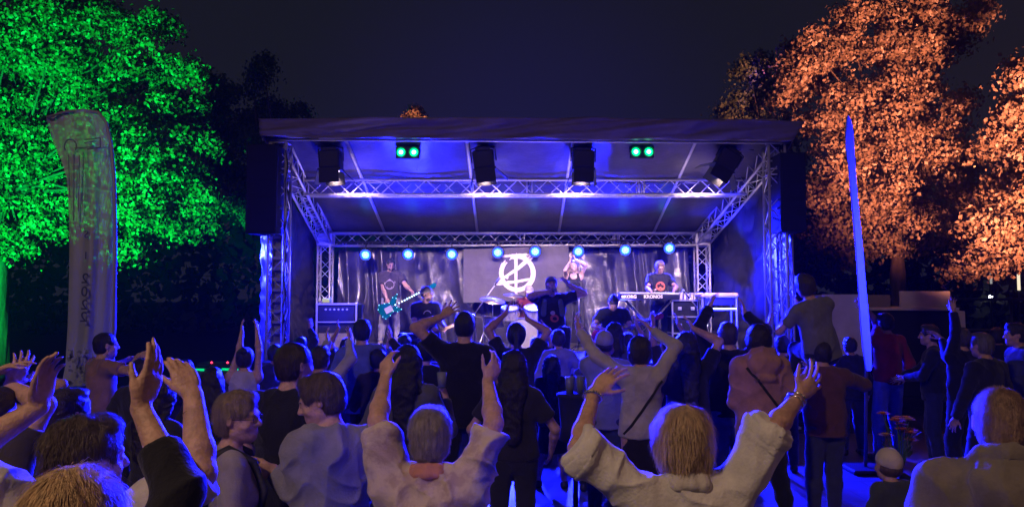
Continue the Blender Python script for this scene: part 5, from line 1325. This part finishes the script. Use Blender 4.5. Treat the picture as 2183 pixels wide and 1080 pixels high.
D = person('woman with short blonde hair, glasses and a dark backpack looking right', 500, 841, 3.45, -66, yaw=-30, sex='f', hair=('grey', (.26, .19, .13)), shirt=('long', (.30, .27, .27)), strands=5000, glasses=True, seed=5, wr_amp=.017, build=.96)
E = person('man in a light grey sweater turning his face left, arm round the woman', 702, 797, 3.55, 34, yaw=62, nod=-16, hair=('short', (.10, .07, .055)), shirt=('long', (.26, .255, .28)), pants=('jeans', (.03, .03, .05)), strands=6000, lean=3,
    armL=dict(w=(582, 1000, -.05), e=(652, 1045, -.1), t=(535, 1008, -.12), pn=(0, 1, -.2), curl=.4, th=(0, 0, 1)), seed=6, wr_amp=.019, build=.98)
person('tall bearded man in a plain black tee with his back turned', 622, 733, 4.2, -20, yaw=-22, hair=('crop', (.035, .022, .016)), beard=(.05, .025, .015), shirt=('tee', (.010, .010, .012)), pants=('jeans', (.02, .02, .04)), build=1.08, seed=7, strands=2500)
Gp = person('grey haired person in a pink collared patterned shirt raising both bare forearms', 917, 879, 3.0, 0, hair=('grey', (.34, .29, .28)), shirt=('roll', (.70, .58, .53)), collar=(.55, .24, .20), strands=10000, sleeve=.8,
    armL=dict(w=(822, 806, .22), e=(806, 935, .0), t=(824, 752, .27), pn=(.5, 1, .2), curl=.5, spread=.02, thumb=.5, th=(1, -.3, 0)), armR=dict(w=(1040, 812, .22), e=(1046, 945, .0), t=(1068, 755, .27), pn=(-.5, 1, .2), curl=.45, spread=.06, th=(-1, -.3, 0)),
    pattern=dict(color2=(.46, .35, .34), thr=(.46, .60), vscale=16, var=.08), seed=8, wr_amp=.017)
Hp = person('blonde bobbed woman in a white shirt raising both arms wide', 1458, 870, 2.55, 2, sex='f', hair=('bob', (.62, .44, .26)), shirt=('roll', (.66, .63, .60)), strands=14000, sleeve=.97, collar=(.60, .56, .52),
    armL=dict(w=(1266, 836, .16), e=(1232, 965, -.02), t=(1330, 772, .20), pn=(.35, 1, -.6), curl=.22, spread=.10, th=(.4, -.2, -1)), armR=dict(w=(1702, 846, .12), e=(1640, 930, -.02), t=(1768, 782, .16), pn=(-.2, 1, .2), curl=.22, spread=.34, thumb=.9, th=(-.7, 0, .8)),
    seed=9, wr_amp=.014, headk=.97)
I_ = person('man with cropped reddish hair in an olive hooded jacket at the right edge', 2133, 844, 2.6, -22, yaw=-4, hair=('buzz', (.32, .21, .14)), shirt=('hoodie', (.20, .175, .14)), build=1.05, strands=16000, seed=10, wr_amp=.012, headk=1.0)
J = person('small child in a cream knitted beanie holding up a flower bouquet', 1896, 976, 4.8, 10, sex='f', hair=('beanie', (.60, .52, .42), (.1, .06, .04)), shirt=('long', (.05, .06, .06)), pants=('long', (.03, .03, .05)), headk=1.1,
    armR=dict(w=(1918, 1010, .15), t=(1920, 985, .15), curl=1.0, grip=True), seed=11)
def bracelet(info, s_, m, r=.034, w_=.006, name='bracelet', back=.02, beads=0):
    W_, fd, pn, E_, S_, fu = info['tips'][s_]; c = W_ - fu * back; q = Vector(fu).to_track_quat('Z', 'Y').to_matrix(); mb = MB(); k = info['k']
    pts = [Vector(c) + q @ Vector((cos(a) * r * k, sin(a) * r * .88 * k, 0)) for a in np.linspace(0, 2 * pi, 21)]
    if beads:
        for p_ in pts[:-1]: mb.lathe([(0, -w_ * 1.5), (w_ * 1.5, 0), (0, w_ * 1.5)], 6, Matrix.Translation(p_))
    else: mb.path(pts, w_, n=6)
    mb.build(name, m, info['t'], True)
SIL = mat('silver', (.8, .78, .75), .2, metal=1)
bracelet(Hp, -1, SIL, beads=1, name='watch', w_=.006); bracelet(Hp, 1, SIL, w_=.004); bracelet(Hp, 1, SIL, w_=.003, back=.045); bracelet(A, 1, mat('cord', (.25, .15, .1), .7), w_=.002, back=.06)
# backpack of the woman with glasses
T = D['T']; B_ = Field().ell(T(0, -.20, 1.20), (.14, .09, .20), None, k=.03).ell(T(0, -.27, 1.12), (.10, .05, .10), None, k=.03)
v_, q_ = B_.mesh(.01); v_ = wrinkle(v_, q_, .01, 5); bpk = link_mesh('backpack', v_, q_, mat('nylon', (.015, .015, .018), .6, bump=.3), None, smooth=True, loc=D['t'].location, rot=D['t'].rotation_euler)
tag(bpk, 'black backpack worn by the woman with glasses', 'backpack')
for s_ in (-1, 1):
    pts = [Vector(T(.10 * s_, -.155, 1.36)), Vector(T(.115 * s_, -.11, 1.47)), Vector(T(.12 * s_, -.02, 1.51)), Vector(T(.125 * s_, .10, 1.44)), Vector(T(.135 * s_, .155, 1.30)), Vector(T(.15 * s_, .13, 1.15))]
    MB().path(pts, .019, n=8).build('shoulder_strap', mat('nylon', (.015,) * 3), bpk, True)
# bouquet
J0 = P(1920, 985, 4.95); t = empty('flower_bouquet', J0, label='bunch of orange and pink flowers held up above the beanie', cat='bouquet')
rnd = random.Random(6); st = MB(); lf = MB()
for i in range(11):
    a = rnd.uniform(0, 6.28); r = rnd.uniform(.0, .11); z = rnd.uniform(.10, .32); p_ = Vector((r * cos(a), r * sin(a), z)); st.tube((0, 0, -.08), p_, .003, n=5)
    fl = MB(); nP = 9; rr = rnd.uniform(.04, .062)
    for L_ in range(3):
        for j in range(nP):
            b = 2 * pi * j / nP + L_ * .35; r1 = rr * (1 - .25 * L_); u = Vector((cos(b), sin(b), .25 + .45 * L_)).normalized(); w_ = Vector((-sin(b), cos(b), 0)) * r1 * .3
            fl.add([p_, p_ + u * r1 * .6 + w_, p_ + u * r1 + Vector((0, 0, -.003)), p_ + u * r1 * .6 - w_], [(0, 1, 2, 3)])
    cc = [(.60, .22, .06), (.55, .20, .18), (.50, .28, .10)][i % 3]
    fl.build('flower', mat('petal%d' % (i % 3), cc, .7), t)
for i in range(26):
    a = rnd.uniform(0, 6.28); p_ = Vector((rnd.uniform(.02, .09) * cos(a), rnd.uniform(.02, .09) * sin(a), rnd.uniform(.0, .22))); u = Vector((cos(a), sin(a), rnd.uniform(.3, 1.2))).normalized() * .07; w_ = Vector((-sin(a), cos(a), 0)) * .013
    lf.add([p_, p_ + u * .5 + w_, p_ + u, p_ + u * .5 - w_], [(0, 1, 2, 3)])
st.build('stems', mat('stem', (.05, .11, .04), .7), t); lf.build('leaves', mat('stem', (.05,) * 3), t)

# ================================================================ MIDDLE OF THE CROWD
up = lambda x, y, dy, tx, ty, **k: dict(w=(x, y, dy), t=(tx, ty, dy + .05), **k)
person('tallest man in a black tee with one bent arm raised to the left', 990, 664, 6.5, 0, hair=('crop', (.012, .012, .014)), shirt=('tee', (.008, .008, .010)), pants=('jeans', (.008, .008, .012)), armL=up(944, 674, .05, 982, 640, e=(917, 722, -.05), pn=(.3, 1, 0), spread=.3), seed=40, build=1.02, legspread=2.0)
person('woman in a dark cap clapping above her head before the drum kit', 1101, 689, 7.4, 0, sex='f', skin='tan', hair=('ponytail', (.012, .01, .012)), shirt=('tee', (.012, .012, .016)), pants=('jeans', (.015, .015, .03)), armL=up(1078, 668, .15, 1088, 636, e=(1052, 728, 0)), armR=up(1124, 680, .15, 1112, 652, e=(1152, 735, 0)), seed=41)
person('woman in black leggings and cropped dark top, back turned in the centre', 1094, 752, 5.4, 0, sex='f', hair=('long', (.018, .014, .014), .34), shirt=('tee', (.022, .020, .026)), pants=('legging', (.022, .022, .03)), hem=.98, seed=42, armR=dict(l=(.30, .18, .98)), armL=dict(l=(-.26, .2, 1.0)))
person('girl in a short black skirt with long dark hair near the blue lit table', 1176, 762, 8.1, 0, sex='f', hair=('long', (.010, .010, .012), .3), shirt=('long', (.012, .012, .016)), pants=('skirt', (.012, .012, .016), .50), seed=43, headk=1.0, legspread=1.3)
person('woman with pinned up dark hair and a violet lit blouse near the singer', 1190, 704, 9.3, 8, sex='f', hair=('bun', (.04, .03, .035)), shirt=('long', (.28, .26, .40)), pants=('jeans', (.04, .05, .12)), seed=44, armR=dict(l=(.3, .15, 1.0)))
O1 = person('person in a pale grey beanie raising a brown forearm with a dark watch', 1288, 708, 7.0, 0, skin='tan', hair=('beanie', (.30, .28, .31), (.03, .02, .02)), shirt=('tee', (.22, .23, .32)), pants=('long', (.03, .04, .09)), armL=up(1246, 726, .12, 1226, 668, e=(1286, 812, -.1), curl=.15), seed=45)
bracelet(O1, -1, BLK, name='watch', w_=.009, r=.03)
person('dark long haired listener just behind the pale grey beanie', 1309, 689, 8.4, -10, sex='f', hair=('long', (.014, .012, .014), .3), shirt=('long', (.06, .06, .12)), pants=('jeans', (.03, .04, .1)), seed=46)
person('woman in a cream long sleeved top with a thin cross strap and black skirt', 1364, 718, 6.2, 0, sex='f', hair=('bob', (.022, .015, .014)), shirt=('long', (.46, .42, .44)), pants=('skirt', (.012, .010, .014), .35), armL=up(1234, 704, .1, 1222, 652, e=(1238, 778, -.1), spread=.3), armR=up(1388, 702, .12, 1352, 664, e=(1424, 760, 0), spread=.25), seed=47, hem=.93, bag=((.17, 1.40), (-.16, .96)), build=.98, shoes=(.02, .02, .02))
person('woman in black with long dark hair swinging one bare arm up left', 1463, 710, 6.6, 0, sex='f', hair=('long', (.014, .012, .016), .34), shirt=('tee', (.010, .010, .013)), pants=('jeans', (.012, .012, .02)), armR=up(1478, 700, .1, 1452, 655, e=(1512, 770, 0)), seed=48, build=1.12)
person('tall man in a black jacket and blue jeans raising a sleeved arm', 1552, 689, 7.2, 0, hair=('short', (.05, .035, .03)), shirt=('long', (.010, .010, .013)), pants=('jeans', (.07, .10, .24)), armL=up(1512, 655, .1, 1528, 612, e=(1500, 710, 0)), armR=up(1588, 668, .1, 1580, 630, e=(1605, 720, 0)), seed=49, build=1.08, hem=.9)
S_ = person('woman in a dusty pink hooded sweater with a dark cross strap', 1617, 692, 6.3, 0, yaw=-18, sex='f', hair=('bob', (.018, .012, .014)), shirt=('hoodie', (.42, .22, .21)), pants=('legging', (.012, .012, .016)), armR=dict(w=(1716, 800, .1), e=(1690, 815, 0), curl=.5), armL=dict(w=(1588, 850, .25), e=(1560, 850, -.1)), seed=50, bag=((-.14, 1.42), (.18, 1.0)), legspread=1.6, hem=.80)
T1 = person('man in a reddish brown jacket carrying a woman on his shoulders', 1750, 728, 6.9, 0, lean=4, hair=('short', (.02, .015, .015)), shirt=('long', (.13, .055, .05)), pants=('jeans', (.045, .05, .085)), armL=dict(w=(1742, 790, .25), curl=.8), armR=dict(w=(1790, 800, .25), curl=.8), seed=51, build=1.12)
person('woman in an olive top riding on the shoulders of the brown jacket man', 1714, 584, 6.9, 0, lean=-6, tilt=-14, yaw=8, sex='f', base=1.10, H=1.56, pose='rider', hair=('short', (.04, .03, .025)), shirt=('tee', (.15, .15, .12)), pants=('jeans', (.02, .02, .03)), armL=dict(w=(1682, 668, .2), e=(1676, 700, 0)), armR=dict(w=(1702, 650, .25), e=(1730, 690, .1)), seed=52)
person('man in a red top and blue jeans pointing one arm up to the left', 1888, 668, 9.4, 18, skin='tan', hair=('short', (.02, .015, .015)), shirt=('long', (.34, .03, .035)), sleeve=1.3, pants=('jeans', (.16, .22, .42)), armL=up(1846, 658, .1, 1828, 640, e=(1862, 700, 0)), seed=53, hem=.92)
person('dark clad person facing left with a blue lit face in the right crowd', 1984, 694, 8.9, 62, hair=('short', (.02, .018, .02)), shirt=('long', (.02, .02, .03)), pants=('jeans', (.03, .035, .07)), armR=dict(l=(.1, .35, 1.1)), armL=dict(l=(-.1, .3, 1.12)), seed=54)
W2 = person('person in black holding a phone high over the right crowd', 2048, 700, 8.2, 12, yaw=40, hair=('short', (.06, .05, .05)), shirt=('long', (.012, .012, .015)), pants=('long', (.015, .015, .02)), armL=up(2034, 640, .1, 2024, 604, e=(2052, 690, 0)), armR=dict(w=(2008, 722, .25), e=(2060, 770, 0), t=(1990, 708, .3)), seed=55)
t = empty('phone', P(2027, 606, 8.35), rot=(.15, .9, .2), label='small phone in the hand raised highest on the right', cat='phone')
MB().box((0, 0, 0), (.072, .009, .15), bev=.003).build('phone_body', BLK, t); MB().box((0, -.0052, 0), (.064, .001, .135)).build('screen', mat('phone_glass', (.01, .01, .02), .1), t)
person('grey haired man in a dark coat seen from behind on the right', 2096, 712, 7.3, 25, hair=('grey', (.12, .11, .11)), shirt=('long', (.018, .018, .022)), pants=('long', (.015, .015, .02)), seed=56, build=1.1, strands=1500)
person('man at the right edge facing left with a lit profile', 2168, 690, 8.0, 78, hair=('short', (.02, .02, .02)), shirt=('long', (.05, .06, .10)), pants=('jeans', (.03, .03, .05)), seed=57)
person('man in a brownish shirt before the white flag reaching to the right', 222, 711, 7.1, -42, yaw=-10, hair=('crop', (.012, .01, .01)), shirt=('tee', (.30, .17, .16)), pants=('long', (.015, .015, .02)), armR=dict(w=(296, 758, .0), t=(330, 752, 0)), armL=dict(w=(268, 768, .3)), seed=58)
person('dim figure in dark clothes between the two clapping hands', 300, 770, 6.4, -15, hair=('short', (.012, .01, .01)), shirt=('tee', (.03, .03, .035)), pants=('long', (.015, .015, .02)), seed=59)
person('dark dressed listener with a blue lit edge left of the woman with glasses', 338, 812, 4.6, -20, sex='f', hair=('long', (.014, .01, .01), .2), shirt=('long', (.02, .02, .022)), pants=('long', (.015, .015, .02)), seed=60)
person('girl in a white sleeveless top lifting both arms at the left', 522, 744, 7.5, 10, sex='f', hair=('bun', (.015, .012, .012)), shirt=('tank', (.45, .42, .48)), pants=('jeans', (.02, .02, .03)), armL=up(516, 706, .1, 514, 670, e=(506, 760, 0)), armR=up(548, 706, .1, 546, 668, e=(552, 765, 0)), seed=61)
person('fan in a pale lilac sweater waving both hands behind the bearded man', 682, 742, 6.8, -10, sex='f', hair=('short', (.03, .02, .02)), shirt=('long', (.40, .38, .52)), pants=('jeans', (.03, .03, .06)), armL=up(698, 728, .3, 694, 690, e=(664, 790, 0)), armR=up(744, 726, .25, 746, 690, e=(722, 795, 0)), seed=62)
person('man with blue rimmed dark hair and light blue shirt before the cabinet', 772, 682, 7.7, 6, hair=('short', (.012, .012, .02)), shirt=('long', (.10, .13, .32)), pants=('jeans', (.04, .05, .12)), armR=up(822, 742, .1, 838, 700, e=(818, 800, 0)), seed=63)
AC = person('woman with long straight black hair and a grey top holding a cup', 868, 738, 5.2, -4, sex='f', hair=('long', (.010, .009, .010), .42), shirt=('long', (.085, .085, .10)), pants=('jeans', (.015, .015, .03)), armR=dict(w=(951, 850, .2), e=(930, 880, -.05), t=(943, 822, .22), curl=1.0, grip=True), seed=64, build=1.05)
person('dark round head between the black haired woman and the tallest man', 907, 726, 7.0, 0, hair=('short', (.010, .010, .012)), shirt=('tee', (.012, .012, .016)), pants=('long', (.01, .01, .02)), seed=65)
fill = [('short dark clad fan with an arm raised beside the black haired woman', 806, 748, 7.6, 'long', (.02, .015, .02), dict(armR=up(832, 722, .1, 834, 690))),
        ('shadowy fan behind the lilac sweater near the amplifier', 712, 752, 9.0, 'tee', (.02, .02, .04), {}),
        ('fan with both arms stretched up below the keyboard', 1424, 716, 9.2, 'tee', (.03, .02, .025), dict(armL=up(1392, 680, .1, 1388, 650), armR=up(1446, 690, .1, 1440, 660))),
        ('dark fan with one arm up left of the tall man in jeans', 1505, 716, 8.6, 'long', (.015, .015, .025), dict(armL=up(1498, 690, .1, 1506, 662))),
        ('dim fan half hidden behind the pink hooded sweater', 1668, 718, 8.8, 'tee', (.02, .02, .03), dict(armL=up(1640, 690, .1, 1642, 662))),
        ('shadowy fan left of the front truss post', 586, 738, 8.8, 'long', (.02, .02, .035), {}),
        ('small dark fan in front of the green lit counter', 452, 790, 6.2, 'long', (.02, .02, .025), {}),
        ('dark haired fan with clapping hands low at the left edge', 46, 800, 4.9, 'tee', (.03, .022, .022), dict(armR=up(72, 810, .1, 96, 780))),
        ('dark clad fan behind the man with the lit profile', 2125, 700, 10.5, 'long', (.015, .015, .02), {}),
        ('dim fan standing between the blue flag and the red top', 1812, 722, 9.8, 'long', (.015, .015, .02), {}),
        ('dark fan in shadow behind the cup holding woman', 862, 716, 9.6, 'tee', (.015, .015, .03), {}),
        ('fan with raised arms right under the bass cabinet', 740, 724, 9.8, 'tee', (.02, .02, .05), dict(armL=up(722, 700, .1, 716, 676))),
        ('fan with a bare arm up between drum kit and cap wearing woman', 1142, 722, 10.2, 'tee', (.03, .02, .03), dict(armR=up(1160, 700, .1, 1156, 676))),
        ('front row fan at the stage edge under the mohawk guitarist', 1338, 712, 10.3, 'tee', (.03, .03, .06), dict(armR=up(1356, 690, .1, 1352, 664))),
        ('front row fan near the left post with one hand up', 640, 722, 10.0, 'long', (.02, .02, .04), dict(armR=up(660, 700, .1, 664, 676))),
        ('front row fan beneath the flight case', 1480, 718, 10.2, 'long', (.02, .02, .05), {}),
        ('dim figure far left beyond the dark counter', 396, 772, 8.6, 'long', (.02, .02, .025), {}),
        ('fan with violet lit dark hair left of the pale grey beanie', 1262, 740, 8.0, 'long', (.05, .05, .10), {})]
for i, (lab, x, tp_, d, sh, c, kw) in enumerate(fill):
    person(lab, x, tp_, d, random.Random(i).uniform(-20, 20), sex='mf'[i % 2], skin='tan', hair=(('short', 'long', 'crop', 'bob', 'short')[i % 5], (.014, .012, .013)), shirt=(sh, c), pants=('jeans', (.02, .02, .035)), seed=70 + i, **kw)

# cup and high table
def cup(label, p, r=.036, h=.11, col=(.5, .6, .8), lit=0):
    t = empty('plastic_cup', p, label=label, cat='cup')
    MB().lathe([(0, 0), (r * .75, 0), (r, h), (r * .96, h), (r * .72, .006), (0, .006)], 20).build('cup_wall', mat('clear_plastic', (.75, .8, .9), .15, trans=.75, spec=.6), t, True)
    MB().lathe([(0, .008), (r * .72, .008), (r * .88, h * .7), (0, h * .7)], 20).build('drink', mat('drink', (.35, .5, .7), .2, trans=.3), t, True)
cup('clear plastic cup in the hand of the black haired woman', P(942, 826, 5.35))
tp = P(1226, 838, 6.95); t = empty('high_table', (tp.x, tp.y, 0), label='dark covered high table with tall blue lit glasses in the crowd', cat='table')
MB().lathe([(0, tp.z), (.17, tp.z), (.175, tp.z - .02), (.16, tp.z - .035), (.135, tp.z - .3), (.15, .74), (0, .76)], 28).build('table_cover', mat('cover_black', (.02, .02, .03), .85, bump=.4, bscale=8), t, True)
MB().tube((0, 0, 0), (0, 0, .8), .025).build('pole', BLK, t, True); MB().lathe([(0, .02), (.2, .012), (.21, 0)], 24).build('foot', BLK, t, True)
for i, (dx, dy, lab) in enumerate([(-.05, 0, 'tall blue glowing glass, left one on the high table'), (.05, .03, 'tall blue glowing glass, right one on the high table')]):
    cup(lab, tp + Vector((dx, dy, .0)), .045, .16)
# ================================================================ AIR: thin haze added to lift the blacks and veil the crowd in blue
hz = MB().box((0, 14, 6), (44, 44, 14.04)).build('added_haze', None)
hm = bpy.data.materials.new('added_haze'); hm.use_nodes = True; n_ = hm.node_tree.nodes; L_ = hm.node_tree.links
n_.remove(n_['Principled BSDF']); pv = n_.new('ShaderNodeVolumePrincipled'); pv.inputs['Color'].default_value = (.8, .8, .85, 1); pv.inputs['Density'].default_value = .0003; pv.inputs['Anisotropy'].default_value = .2
L_.new(pv.outputs[0], n_['Material Output'].inputs['Volume']); hz.data.materials.clear(); hz.data.materials.append(hm); tag(hz, kind='stuff')
print('script time', time.time() - T0)
